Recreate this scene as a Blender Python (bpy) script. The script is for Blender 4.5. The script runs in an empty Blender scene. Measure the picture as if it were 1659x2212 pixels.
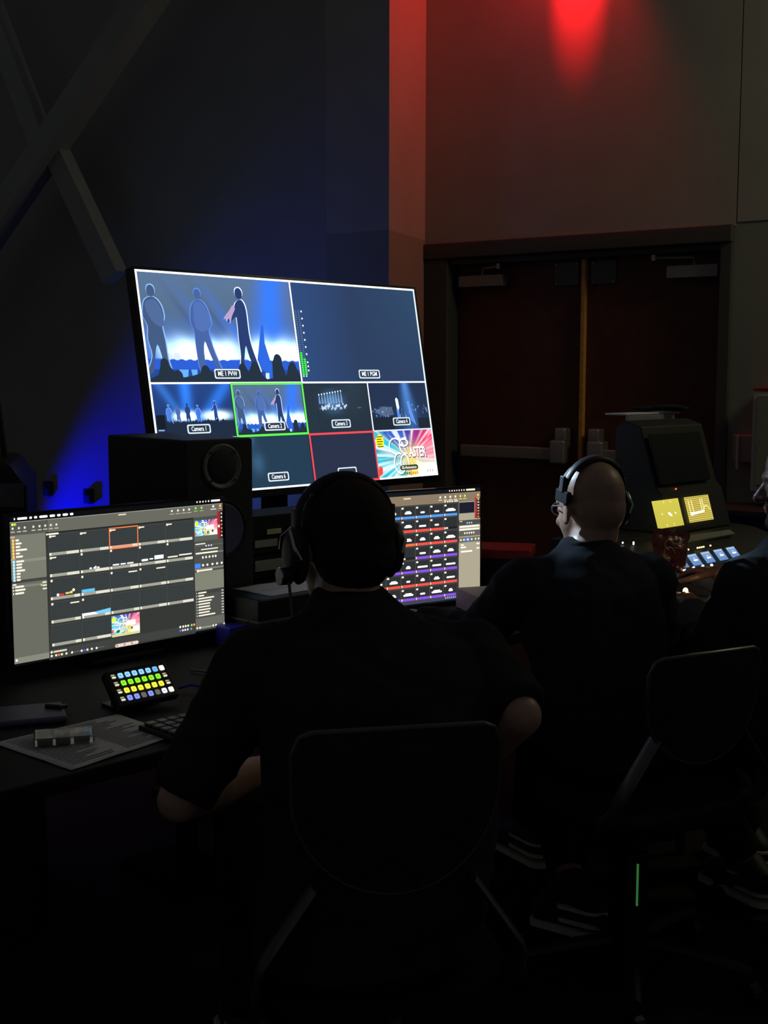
import bpy, bmesh, math, random
from mathutils import Vector, Matrix, noise
random.seed(7)
S = bpy.context.scene
COL = S.collection
PI = math.pi
V = Vector

# ------------------------------------------------------------------ camera, world, exposure
CAM_H, PITCH, ROLL, FPX = 1.43, 0.11, 0.002, 2700.0
cd = bpy.data.cameras.new('camera')
cam = bpy.data.objects.new('camera', cd); COL.objects.link(cam)
cd.sensor_fit = 'VERTICAL'; cd.sensor_height = 24.0
cd.lens = 24.0 * FPX / 2212.0
cd.clip_start = 0.05
cam.location = (0, 0, CAM_H)
cam.matrix_world = Matrix.Translation((0, 0, CAM_H)) @ Matrix.Rotation(PI/2 - PITCH, 4, 'X') @ Matrix.Rotation(ROLL, 4, 'Z')
S.camera = cam
w = bpy.data.worlds.new('world'); S.world = w; w.use_nodes = True
w.node_tree.nodes['Background'].inputs[0].default_value = (0.90, 0.93, 1.0, 1)
w.node_tree.nodes['Background'].inputs[1].default_value = 0.036
S.view_settings.view_transform = 'Standard'; S.view_settings.look = 'None'
S.view_settings.exposure = 0.0; S.view_settings.gamma = 1.0
S.view_settings.use_curve_mapping = False
S.cycles.use_denoising = True
S.cycles.max_bounces = 6
S.cycles.sample_clamp_indirect = 3.0

def light(name, kind, loc, energy, color, target=None, **k):
    ld = bpy.data.lights.new(name, kind); ld.energy = energy; ld.color = color
    for a, b in k.items(): setattr(ld, a, b)
    o = bpy.data.objects.new(name, ld); COL.objects.link(o); o.location = loc
    if target is not None:
        o.rotation_euler = (V(target) - V(loc)).to_track_quat('-Z', 'Y').to_euler()
    return o

# door wall frame: origin at the left outer corner of the door casing, x along the wall, y into the wall
DW_O = V((0.239, 7.52, 0)); DW_A = math.atan2(-0.564, 0.825)
DWM = Matrix.Translation(DW_O) @ Matrix.Rotation(DW_A, 4, 'Z')
# left wall frame: origin at the pier corner, x runs towards the pier, y away from the room
LW_O = V((0.024, 6.972, 0)); LW_A = math.atan2(-0.54, 0.84)
LWM = Matrix.Translation(LW_O) @ Matrix.Rotation(LW_A, 4, 'Z')
def dw(x, y, z): return DWM @ V((x, y, z))
def lw(x, y, z): return LWM @ V((x, y, z))

# wall lamps of the place, then added fill lamps
light('red_wall_lamp', 'SPOT', dw(0.97, -0.27, 4.15), 260, (1.0, 0.008, 0.015), dw(0.97, 0.0, 3.60), spot_size=0.46, spot_blend=0.5, shadow_soft_size=0.05)
light('red_wall_lamp_spill', 'SPOT', dw(1.05, -0.13, 4.0), 46, (1.0, 0.012, 0.02), dw(0.10, -0.05, 2.2), spot_size=2.1, spot_blend=0.5, shadow_soft_size=0.08)
light('blue_uplight', 'SPOT', lw(-3.2, -0.50, 0.1), 190, (0.0, 0.0, 1.0), lw(-1.9, 0.0, 0.72), spot_size=1.0, spot_blend=0.9, shadow_soft_size=0.05)
light('screen_bloom_fill', 'SPOT', lw(-1.0, -1.3, 0.3), 15, (0.14, 0.38, 1.0), lw(-0.95, 0, 1.25), spot_size=1.35, spot_blend=1.0, shadow_soft_size=0.15)  # added lamp, stands in for the bloom above the big display
light('bald_head_fill', 'SPOT', (-4.0, 6.5, 4.3), 3200, (0.55, 0.78, 1.0), (0.44, 3.1, 1.235), spot_size=0.070, spot_blend=0.5, shadow_soft_size=0.06)  # added narrow spot to brighten the bald man's head
light('right_face_fill', 'SPOT', (-4.0, 6.7, 4.3), 900, (0.50, 0.70, 1.0), (1.02, 3.13, 1.14), spot_size=0.06, spot_blend=0.5, shadow_soft_size=0.06)  # added spot to brighten the face at the right edge
light('right_wall_fill', 'AREA', (3.5, 4.4, 3.6), 13, (1.0, 0.93, 0.55), dw(2.0, 0, 1.6), size=0.7)  # added area fill to lift the right wall

# ------------------------------------------------------------------ helpers
def lin(c):
    return tuple((x/255/12.92 if x/255 <= 0.04045 else ((x/255+0.055)/1.055)**2.4) for x in c)

def mat(name, col, rough=0.6, metal=0.0, spec=0.5, nscale=40.0, namt=0.12, bump=0.0, bscale=200.0, emit=None, estr=1.0, trans=0.0, coat=0.0):
    m = bpy.data.materials.new(name); m.use_nodes = True
    nt = m.node_tree; b = nt.nodes['Principled BSDF']
    b.inputs['Roughness'].default_value = rough; b.inputs['Metallic'].default_value = metal
    b.inputs['Specular IOR Level'].default_value = spec
    b.inputs['Transmission Weight'].default_value = trans
    b.inputs['Coat Weight'].default_value = coat
    tc = nt.nodes.new('ShaderNodeTexCoord')
    n = nt.nodes.new('ShaderNodeTexNoise'); n.inputs['Scale'].default_value = nscale; n.inputs['Detail'].default_value = 4
    nt.links.new(tc.outputs['Object'], n.inputs['Vector'])
    r = nt.nodes.new('ShaderNodeValToRGB')
    r.color_ramp.elements[0].position = 0.3; r.color_ramp.elements[1].position = 0.7
    r.color_ramp.elements[0].color = tuple(c*(1-namt) for c in col) + (1,)
    r.color_ramp.elements[1].color = tuple(min(1, c*(1+namt)) for c in col) + (1,)
    nt.links.new(n.outputs['Fac'], r.inputs['Fac']); nt.links.new(r.outputs['Color'], b.inputs['Base Color'])
    if bump:
        n2 = nt.nodes.new('ShaderNodeTexNoise'); n2.inputs['Scale'].default_value = bscale; n2.inputs['Detail'].default_value = 3
        nt.links.new(tc.outputs['Object'], n2.inputs['Vector'])
        bp = nt.nodes.new('ShaderNodeBump'); bp.inputs['Strength'].default_value = bump; bp.inputs['Distance'].default_value = 0.002
        nt.links.new(n2.outputs['Fac'], bp.inputs['Height']); nt.links.new(bp.outputs['Normal'], b.inputs['Normal'])
    if emit:
        b.inputs['Emission Color'].default_value = tuple(emit) + (1,); b.inputs['Emission Strength'].default_value = estr
    return m

M = {}
M['wall_dark'] = mat('wall_dark', (0.30, 0.29, 0.29), 0.9, spec=0.2, nscale=3, namt=0.05, bump=0.15, bscale=60)
M['wall_upper'] = mat('wall_upper', (0.36, 0.34, 0.30), 0.9, spec=0.2, nscale=3, namt=0.05, bump=0.15, bscale=60)
M['wall_lower'] = mat('wall_lower', (0.26, 0.26, 0.22), 0.9, spec=0.2, nscale=3, namt=0.05, bump=0.15, bscale=60)
M['steel_beam'] = mat('steel_beam', (0.34, 0.34, 0.33), 0.7, spec=0.3, nscale=8, namt=0.05)
M['floor'] = mat('floor', (0.012, 0.012, 0.013), 0.8, spec=0.2, nscale=30, namt=0.3, bump=0.3)
M['frame'] = mat('frame', (0.075, 0.075, 0.07), 0.6, spec=0.3, nscale=10, namt=0.05)
M['door'] = mat('door', (0.12, 0.040, 0.030), 0.55, spec=0.3, nscale=12, namt=0.15)
M['wood_orange'] = mat('wood_orange', (0.80, 0.36, 0.08), 0.45, nscale=30, namt=0.15)
M['closer'] = mat('closer', (0.30, 0.27, 0.25), 0.5, metal=0.3, nscale=20, namt=0.05)
M['alu'] = mat('alu', (0.42, 0.40, 0.37), 0.35, metal=0.7, nscale=20, namt=0.05)
M['plate'] = mat('plate', (0.10, 0.09, 0.085), 0.35, metal=0.5, nscale=20, namt=0.05)
M['black'] = mat('black', (0.012, 0.012, 0.013), 0.45, spec=0.4, nscale=60, namt=0.2)
M['black_matte'] = mat('black_matte', (0.02, 0.021, 0.023), 0.8, spec=0.25, nscale=60, namt=0.2)
M['black_gloss'] = mat('black_gloss', (0.008, 0.008, 0.01), 0.15, spec=0.5, nscale=60, namt=0.2)
M['table'] = mat('table', (0.010, 0.010, 0.011), 0.65, spec=0.25, nscale=90, namt=0.25, bump=0.1)
M['speaker'] = mat('speaker', (0.035, 0.037, 0.042), 0.7, spec=0.3, nscale=150, namt=0.15, bump=0.15, bscale=300)
M['speaker_ring'] = mat('speaker_ring', (0.20, 0.195, 0.17), 0.45, nscale=40, namt=0.05)
M['cone'] = mat('cone', (0.10, 0.11, 0.22), 0.6, nscale=40, namt=0.08)
M['dome'] = mat('dome', (0.03, 0.03, 0.035), 0.4, nscale=40, namt=0.08)
M['paper'] = mat('paper', (0.80, 0.78, 0.80), 0.85, spec=0.2, nscale=15, namt=0.04)
M['paper_ink'] = mat('paper_ink', (0.12, 0.12, 0.13), 0.9, spec=0.1)
M['grey_label'] = mat('grey_label', (0.48, 0.50, 0.46), 0.7, nscale=50, namt=0.08)
M['yellow_label'] = mat('yellow_label', (0.85, 0.82, 0.45), 0.7, nscale=50, namt=0.08)
M['shirt_charcoal'] = mat('shirt_charcoal', (0.020, 0.021, 0.024), 0.9, spec=0.15, nscale=25, namt=0.2, bump=0.22, bscale=520)
M['shirt_navy'] = mat('shirt_navy', (0.020, 0.023, 0.030), 0.9, spec=0.15, nscale=25, namt=0.2, bump=0.22, bscale=520)
M['shirt_grey'] = mat('shirt_grey', (0.028, 0.030, 0.034), 0.9, spec=0.15, nscale=25, namt=0.2, bump=0.22, bscale=520)
M['trousers'] = mat('trousers', (0.014, 0.013, 0.011), 0.9, spec=0.15, nscale=25, namt=0.2, bump=0.4, bscale=300)
def skin(name, c, r=0.42):
    m = mat(name, c, r, spec=0.5, nscale=35, namt=0.10, bump=0.12, bscale=260)
    return m
M['skin_light'] = skin('skin_light', (0.46, 0.27, 0.20))
M['skin_tan'] = skin('skin_tan', (0.40, 0.24, 0.17))
M['skin_brown'] = skin('skin_brown', (0.15, 0.085, 0.065), 0.40)
M['hair_dark'] = mat('hair_dark', (0.018, 0.015, 0.013), 0.75, spec=0.2, nscale=120, namt=0.4, bump=0.8, bscale=500)
M['eye'] = mat('eye', (0.6, 0.58, 0.55), 0.2)
M['plastic_grey'] = mat('plastic_grey', (0.10, 0.10, 0.11), 0.4)
M['chrome'] = mat('chrome', (0.55, 0.55, 0.55), 0.22, metal=1.0, namt=0.03)
M['chair_shell'] = mat('chair_shell', (0.016, 0.017, 0.017), 0.5, spec=0.3)
M['chair_seat'] = mat('chair_seat', (0.014, 0.015, 0.015), 0.95, spec=0.05, nscale=200, namt=0.2, bump=0.2)
M['chair_rim'] = mat('chair_rim', (0.11, 0.11, 0.10), 0.35, metal=0.6)
M['clear'] = mat('clear', (0.8, 0.8, 0.8), 0.12, trans=0.85, namt=0.02)
M['shoe_black'] = mat('shoe_black', (0.02, 0.02, 0.02), 0.6)
M['shoe_white'] = mat('shoe_white', (0.80, 0.79, 0.62), 0.6)
M['red_plastic'] = mat('red_plastic', (0.42, 0.02, 0.02), 0.4)
M['snack_bag'] = mat('snack_bag', (0.11, 0.018, 0.015), 0.3, spec=0.6, nscale=30, namt=0.4, bump=0.6, bscale=45)
M['bag_print'] = mat('bag_print', (0.40, 0.22, 0.14), 0.35, nscale=60, namt=0.3)
M['console'] = mat('console', (0.030, 0.031, 0.030), 0.55, spec=0.3, nscale=80, namt=0.15)
M['console_screen_off'] = mat('console_screen_off', (0.006, 0.007, 0.008), 0.25, spec=0.4)
M['cover_sheet'] = mat('cover_sheet', (0.30, 0.31, 0.33), 0.7, nscale=15, namt=0.05)
M['meter_strip'] = mat('meter_strip', (0.30, 0.30, 0.22), 0.5, nscale=80, namt=0.1)
M['navy_tablet'] = mat('navy_tablet', (0.12, 0.12, 0.22), 0.5)
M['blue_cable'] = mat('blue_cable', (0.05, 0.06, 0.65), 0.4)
M['white_box'] = mat('white_box', (0.55, 0.54, 0.50), 0.5)
def led(name, c, s): return mat(name, (0.02, 0.02, 0.02), 0.4, emit=c, estr=s)
M['led_white'] = led('led_white', (1.0, 0.95, 0.8), 3.0)
M['led_yellow'] = led('led_yellow', (1.0, 0.85, 0.4), 1.6)
M['led_red'] = led('led_red', (1.0, 0.12, 0.05), 1.5)
M['led_green'] = led('led_green', (0.3, 1.0, 0.2), 0.8)
M['green_glint'] = led('green_glint', (0.16, 0.8, 0.18), 0.17)  # emission in place of a green reflection
M['led_orange'] = led('led_orange', (1.0, 0.4, 0.15), 0.35)
M['bulb_warm'] = led('bulb_warm', (1.0, 0.62, 0.30), 6.0)

def screen_mat(name, strength=1.0):
    m = bpy.data.materials.new(name); m.use_nodes = True
    nt = m.node_tree; nt.nodes.clear()
    o = nt.nodes.new('ShaderNodeOutputMaterial'); e = nt.nodes.new('ShaderNodeEmission')
    a = nt.nodes.new('ShaderNodeAttribute'); a.attribute_name = 'Picture'
    e.inputs['Strength'].default_value = strength
    nt.links.new(a.outputs['Color'], e.inputs['Color']); nt.links.new(e.outputs['Emission'], o.inputs['Surface'])
    return m
M['screen'] = screen_mat('screen', 1.28)

class MB:
    """collects shapes; build() links them as one mesh object"""
    def __init__(s): s.v = []; s.f = []; s.m = []; s.mats = []; s.cur = 0
    def use(s, m):
        if m not in s.mats: s.mats.append(m)
        s.cur = s.mats.index(m); return s
    def add(s, vs, fs, T=None):
        b = len(s.v)
        for p in vs: s.v.append(T @ V(p) if T is not None else V(p))
        for f in fs: s.f.append([b+i for i in f]); s.m.append(s.cur)
        return s
    def box(s, c, d, T=None):
        x, y, z = [k/2 for k in d]; c = V(c)
        vs = [c+V((i*x, j*y, k*z)) for i in (-1, 1) for j in (-1, 1) for k in (-1, 1)]
        return s.add(vs, [(0,1,3,2),(4,6,7,5),(0,4,5,1),(2,3,7,6),(0,2,6,4),(1,5,7,3)], T)
    def bb(s, a, b, T=None):
        a, b = V(a), V(b); return s.box((a+b)/2, [abs(t) for t in (b-a)], T)
    def cyl(s, a, b, r, r2=None, n=20, T=None, caps=True):
        a, b = V(a), V(b); r2 = r if r2 is None else r2
        q = (b-a).to_track_quat('Z', 'Y').to_matrix()
        vs = []; 
        for p, rr in ((a, r), (b, r2)):
            for i in range(n):
                t = 2*PI*i/n; vs.append(p + q @ V((rr*math.cos(t), rr*math.sin(t), 0)))
        fs = [(i, (i+1) % n, n+(i+1) % n, n+i) for i in range(n)]
        if caps: fs += [tuple(range(n))[::-1], tuple(range(n, 2*n))]
        return s.add(vs, fs, T)
    def tube(s, pts, r, n=8, T=None, flat=None):
        pts = [V(p) for p in pts]; vs = []; N = len(pts)
        up = None
        for i, p in enumerate(pts):
            t = (pts[min(i+1, N-1)] - pts[max(i-1, 0)]).normalized()
            if up is None:
                up = V((0, 0, 1)) if abs(t.z) < 0.9 else V((1, 0, 0))
            a = t.cross(up).normalized(); b = a.cross(t).normalized(); up = b
            rr = r[i] if isinstance(r, (list, tuple)) else r
            ra, rb = (rr, rr) if flat is None else flat
            for k in range(n):
                th = 2*PI*k/n; vs.append(p + a*ra*math.cos(th) + b*rb*math.sin(th))
        fs = [(i*n+k, i*n+(k+1) % n, (i+1)*n+(k+1) % n, (i+1)*n+k) for i in range(N-1) for k in range(n)]
        fs += [tuple(range(n))[::-1], tuple(range((N-1)*n, N*n))]
        return s.add(vs, fs, T)
    def lathe(s, prof, n=32, T=None):
        vs = [(r*math.cos(2*PI*k/n), r*math.sin(2*PI*k/n), z) for r, z in prof for k in range(n)]
        fs = [(i*n+k, i*n+(k+1) % n, (i+1)*n+(k+1) % n, (i+1)*n+k) for i in range(len(prof)-1) for k in range(n)]
        fs += [tuple(range(n))[::-1], tuple(range((len(prof)-1)*n, len(prof)*n))]
        return s.add(vs, fs, T)
    def prism(s, poly, a, b, T=None):
        """poly in (x,y), extruded along z from a to b"""
        n = len(poly); vs = [(x, y, a) for x, y in poly] + [(x, y, b) for x, y in poly]
        fs = [tuple(range(n))[::-1], tuple(range(n, 2*n))] + [(i, (i+1) % n, n+(i+1) % n, n+i) for i in range(n)]
        return s.add(vs, fs, T)
    def ell(s, c, r, T=None, n=24, R=None):
        c = V(c); vs = []; m = n//2
        for i in range(m+1):
            ph = PI*i/m
            for k in range(n):
                th = 2*PI*k/n
                p = V((r[0]*math.sin(ph)*math.cos(th), r[1]*math.sin(ph)*math.sin(th), r[2]*math.cos(ph)))
                if R is not None: p = R @ p
                vs.append(c+p)
        fs = [(i*n+k, (i+1)*n+k, (i+1)*n+(k+1) % n, i*n+(k+1) % n) for i in range(m) for k in range(n)]
        return s.add(vs, fs, T)
    def cap(s, a, b, ra, rb=None, T=None):
        """tapered capsule"""
        rb = ra if rb is None else rb
        a, b = V(a), V(b); s.cyl(a, b, ra, rb, 16, T); s.ell(a, (ra,)*3, T, 16); s.ell(b, (rb,)*3, T, 16); return s
    def mesh(s, name):
        me = bpy.data.meshes.new(name); me.from_pydata([tuple(v) for v in s.v], [], s.f); 
        for mm in s.mats: me.materials.append(mm)
        if len(s.mats) > 1: me.polygons.foreach_set('material_index', s.m)
        bm = bmesh.new(); bm.from_mesh(me)
        bmesh.ops.remove_doubles(bm, verts=bm.verts, dist=1e-6)
        bmesh.ops.recalc_face_normals(bm, faces=bm.faces); bm.to_mesh(me); bm.free()
        return me
    def build(s, name, material=None, parent=None, smooth=False, bevel=0.0, bseg=2):
        if material is not None and not s.mats: s.mats = [material]
        me = s.mesh(name)
        o = bpy.data.objects.new(name, me); COL.objects.link(o)
        if parent is not None: o.parent = parent
        if bevel:
            md = o.modifiers.new('bevel', 'BEVEL'); md.width = bevel; md.segments = bseg; md.limit_method = 'ANGLE'; md.angle_limit = 0.7
        if smooth or bevel:
            me.polygons.foreach_set('use_smooth', [True]*len(me.polygons))
            md = o.modifiers.new('wn', 'WEIGHTED_NORMAL') if bevel else None
            if not bevel: me.set_sharp_from_angle(angle=0.7)
        return o

def tag(o, label=None, cat=None, group=None, kind=None):
    if label: o['label'] = label
    if cat: o['category'] = cat
    if group: o['group'] = group
    if kind: o['kind'] = kind
    return o
def empty(name, loc=(0, 0, 0), rz=0.0, label=None, cat=None, group=None):
    o = bpy.data.objects.new(name, None); COL.objects.link(o); o.empty_display_size = 0.1
    o.location = loc; o.rotation_euler = (0, 0, rz)
    return tag(o, label, cat, group)
def copy_tree(o, parent=None):
    c = o.copy(); COL.objects.link(c); c.parent = parent
    for ch in list(o.children): copy_tree(ch, c)
    return c
def struct(mb, name, m, T=None, **k):
    o = mb.build(name, m, **k); o['kind'] = 'structure'
    if T is not None: o.matrix_world = T
    return o

# ------------------------------------------------------------------ room shell
struct(MB().bb((-9, -1.5, -0.05), (7, 13, 0)), 'floor', M['floor'])
# left wall (runs left and away from the pier), slightly higher tone above
struct(MB().bb((-9.0, 0, 0), (-0.42, 0.2, 6.0)), 'wall_left', M['wall_dark'], LWM)
# pier between left wall and door recess
pier = MB(); pier.use(M['wall_upper'])
a = lw(0, 0, 0); b = dw(0, 0, 0); c_ = dw(0, 0.2, 0); d_ = lw(-0.42, 0.2, 0); e_ = lw(-0.42, 0, 0)
for (z0, z1, mm) in ((0, 2.215, 'wall_lower'), (2.215, 6.0, 'wall_upper')):
    pier.use(M[mm])
    P4 = [(p.x, p.y) for p in (a, b, c_, d_, e_)]
    pier.prism(P4, z0, z1)
struct(pier, 'wall_pier', None)
# door wall: upper, right lower
wb = MB(); wb.use(M['wall_upper']).bb((0, 0, 2.18), (1.87, 0.2, 6.0)).use(M['wall_upper']).bb((1.876, 0, 2.2), (4.5, 0.2, 6.0))
wb.use(M['wall_lower']).bb((1.86, 0.006, 0), (4.5, 0.2, 2.2))
struct(wb, 'wall_right', None, DWM)
# dark shaft behind the doors
struct(MB().bb((-0.05, 0.2, 0), (1.95, 0.24, 2.4)), 'wall_back', M['frame'], DWM)
# door casing (trim): head and jambs with deep reveal
tr = MB().bb((0, -0.03, 2.10), (1.86, 0.2, 2.19)).bb((0, -0.015, 0), (0.165, 0.2, 2.10)).bb((1.795, -0.015, 0), (1.86, 0.2, 2.10))
tr.bb((0.165, 0.02, 2.065), (1.795, 0.2, 2.10))
struct(tr, 'trim_1', M['frame'], DWM, bevel=0.007)

def door_leaf(name, x0, x1, hinge_left):
    r = empty(name, DW_O, DW_A); r['kind'] = 'structure'
    MB().bb((x0, 0.115, 0.01), (x1, 0.16, 2.07)).build('leaf', M['door'], r, bevel=0.002)
    e = x1 if hinge_left else x0; s = -1 if hinge_left else 1
    # panic bar
    bx0, bx1 = (x0+0.06, x1-0.13) if hinge_left else (x0+0.13, x1-0.06)
    pb = MB().bb((bx0, 0.035, 0.945), (bx1, 0.085, 1.015)).build('push_bar', M['closer'], r, bevel=0.008)
    MB().bb((e+s*0.055, 0.02, 0.925), (e+s*0.15, 0.115, 1.06)).bb((e+s*0.055, 0.03, 1.05), (e+s*0.125, 0.115, 1.13)).build('latch_case', M['alu'], r, bevel=0.012)
    MB().bb((bx0 if hinge_left else bx1-0.06, 0.05, 0.95), (bx0+0.06 if hinge_left else bx1, 0.115, 1.01)).build('end_bracket', M['closer'], r, bevel=0.004)
    # glass-less inspection plate near the meeting edge, with screws
    pc = e+s*0.10
    p = MB().bb((pc-0.075, 0.105, 1.925), (pc+0.075, 0.116, 2.055)).build('reinforcing_plate', M['plate'], r, bevel=0.002)
    for dx in (-0.062, 0.062):
        for dz in (1.938, 2.042):
            MB().cyl((pc+dx, 0.104, dz), (pc+dx, 0.1, dz), 0.006, 0.003, 10).build('screw', M['chrome'], p)
    # closer with arm
    cx0, cx1 = (x0+0.04, x0+0.33) if hinge_left else (x1-0.30, x1-0.02)
    cl = MB().bb((cx0, 0.035, 1.935), (cx1, 0.115, 2.0)).build('door_closer', M['closer'], r, bevel=0.004)
    ax = cx1-0.02 if hinge_left else cx0-0.07
    MB().tube([((cx0+cx1)/2, 0.07, 2.0), ((cx0+cx1)/2, 0.07, 2.04), (ax, 0.04, 2.045), (ax, 0.05, 2.08)], 0.009).build('closer_arm', M['closer'], cl)
    MB().cyl((ax, 0.03, 2.03), (ax, 0.03, 2.06), 0.014, n=12).build('arm_joint', M['alu'], cl)
    return r
door_leaf('door_1', 0.17, 0.975, True)
door_leaf('door_2', 1.0, 1.79, False)
st = struct(MB().bb((0.975, 0.085, 0.01), (1.0, 0.155, 2.075)), 'trim_2', M['wood_orange'], DWM, bevel=0.003)

# card reader and lit panel right of the doors
cr = empty('wall_switch_box', dw(1.965, 0, 0), DW_A, 'small grey metal box on the wall right of the double doors', 'switch box')
MB().bb((-0.055, -0.055, 0.985), (0.055, 0.006, 1.125)).build('housing', M['closer'], cr, bevel=0.004)
MB().bb((-0.032, -0.075, 0.95), (-0.020, -0.055, 1.12)).build('swipe_edge', M['white_box'], cr, bevel=0.002)
wp = empty('wall_cabinet', dw(2.24, 0, 0), DW_A, 'pale olive wall cabinet with red top edge at the right picture edge', 'cabinet')
MB().bb((-0.2, -0.16, 0.85), (0.2, 0.004, 1.35)).build('body', M['white_box'], wp, bevel=0.004)
MB().bb((-0.2, -0.165, 1.352), (0.2, 0.0, 1.366)).build('top_edge', M['red_plastic'], wp, bevel=0.002)
MB().bb((-0.175, -0.172, 0.88), (0.175, -0.162, 1.33)).build('door', M['meter_strip'], wp, bevel=0.004)
cnt = empty('low_counter', dw(2.3, 0, 0), DW_A, 'dark low counter along the wall right of the double doors', 'counter')
MB().bb((-0.38, -0.35, 0.0), (1.4, -0.002, 0.74)).build('cabinet_body', M['black_matte'], cnt, bevel=0.004)
MB().bb((-0.40, -0.37, 0.742), (1.4, -0.002, 0.775)).build('countertop', M['console'], cnt, bevel=0.006)

# wall boxes on the blue lit wall
for i, (t, z, lb) in enumerate(((-2.72, 0.655, 'left of two small black boxes on the blue lit wall'), (-2.335, 0.625, 'right of two small black boxes on the blue lit wall, nearer the loudspeaker'))):
    o = empty('wall_box', lw(t, 0, z), LW_A, lb, 'wall box', 'small boxes on the blue lit wall')
    MB().box((0, -0.022, 0), (0.055, 0.042, 0.10)).build('housing', M['black'], o, bevel=0.004)
    MB().box((0, -0.046, 0.02), (0.03, 0.006, 0.03)).build('socket_cover', M['black_gloss'], o)

# steel cross bracing in front of the left wall (plane 0.6 m in front)
def along(p, q, w_, dep, mb, ext=0.0):
    """box beam between p and q in the wall frame, lying parallel to the wall"""
    p, q = V(p), V(q); d = (q-p).normalized(); n = V((0, 1, 0)); sd = d.cross(n).normalized()
    p -= d*ext; q += d*ext
    vs = [r + sd*i*w_/2 + n*j*dep/2 for r in (p, q) for i, j in ((-1, -1), (1, -1), (1, 1), (-1, 1))]
    mb.add(vs, [(0,1,2,3),(7,6,5,4),(0,4,5,1),(1,5,6,2),(2,6,7,3),(3,7,4,0)])
br = empty('steel_brace', LW_O, LW_A, 'grey steel cross brace of crossing beams in front of the left wall', 'beam')
m1 = MB(); along((-1.38, -0.35, 3.60), (-2.73, -0.35, 2.405), 0.15, 0.16, m1, 1.1); m1.build('main_beam', M['steel_beam'], br, bevel=0.004)
m2 = MB(); along((-2.214, -0.30, 2.728), (-1.80, -0.30, 2.05), 0.14, 0.10, m2, 0.05); m2.build('lower_diagonal', M['steel_beam'], br, bevel=0.004)
m3 = MB(); along((-2.95, -0.30, 4.03), (-2.40, -0.30, 2.90), 0.14, 0.10, m3, 0.05); m3.build('upper_diagonal', M['steel_beam'], br, bevel=0.004)
m4 = MB(); m4.bb((-2.36, -0.262, 2.66), (-2.18, -0.252, 2.90)); m4.build('gusset_plate', M['steel_beam'], br, bevel=0.002)

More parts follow.
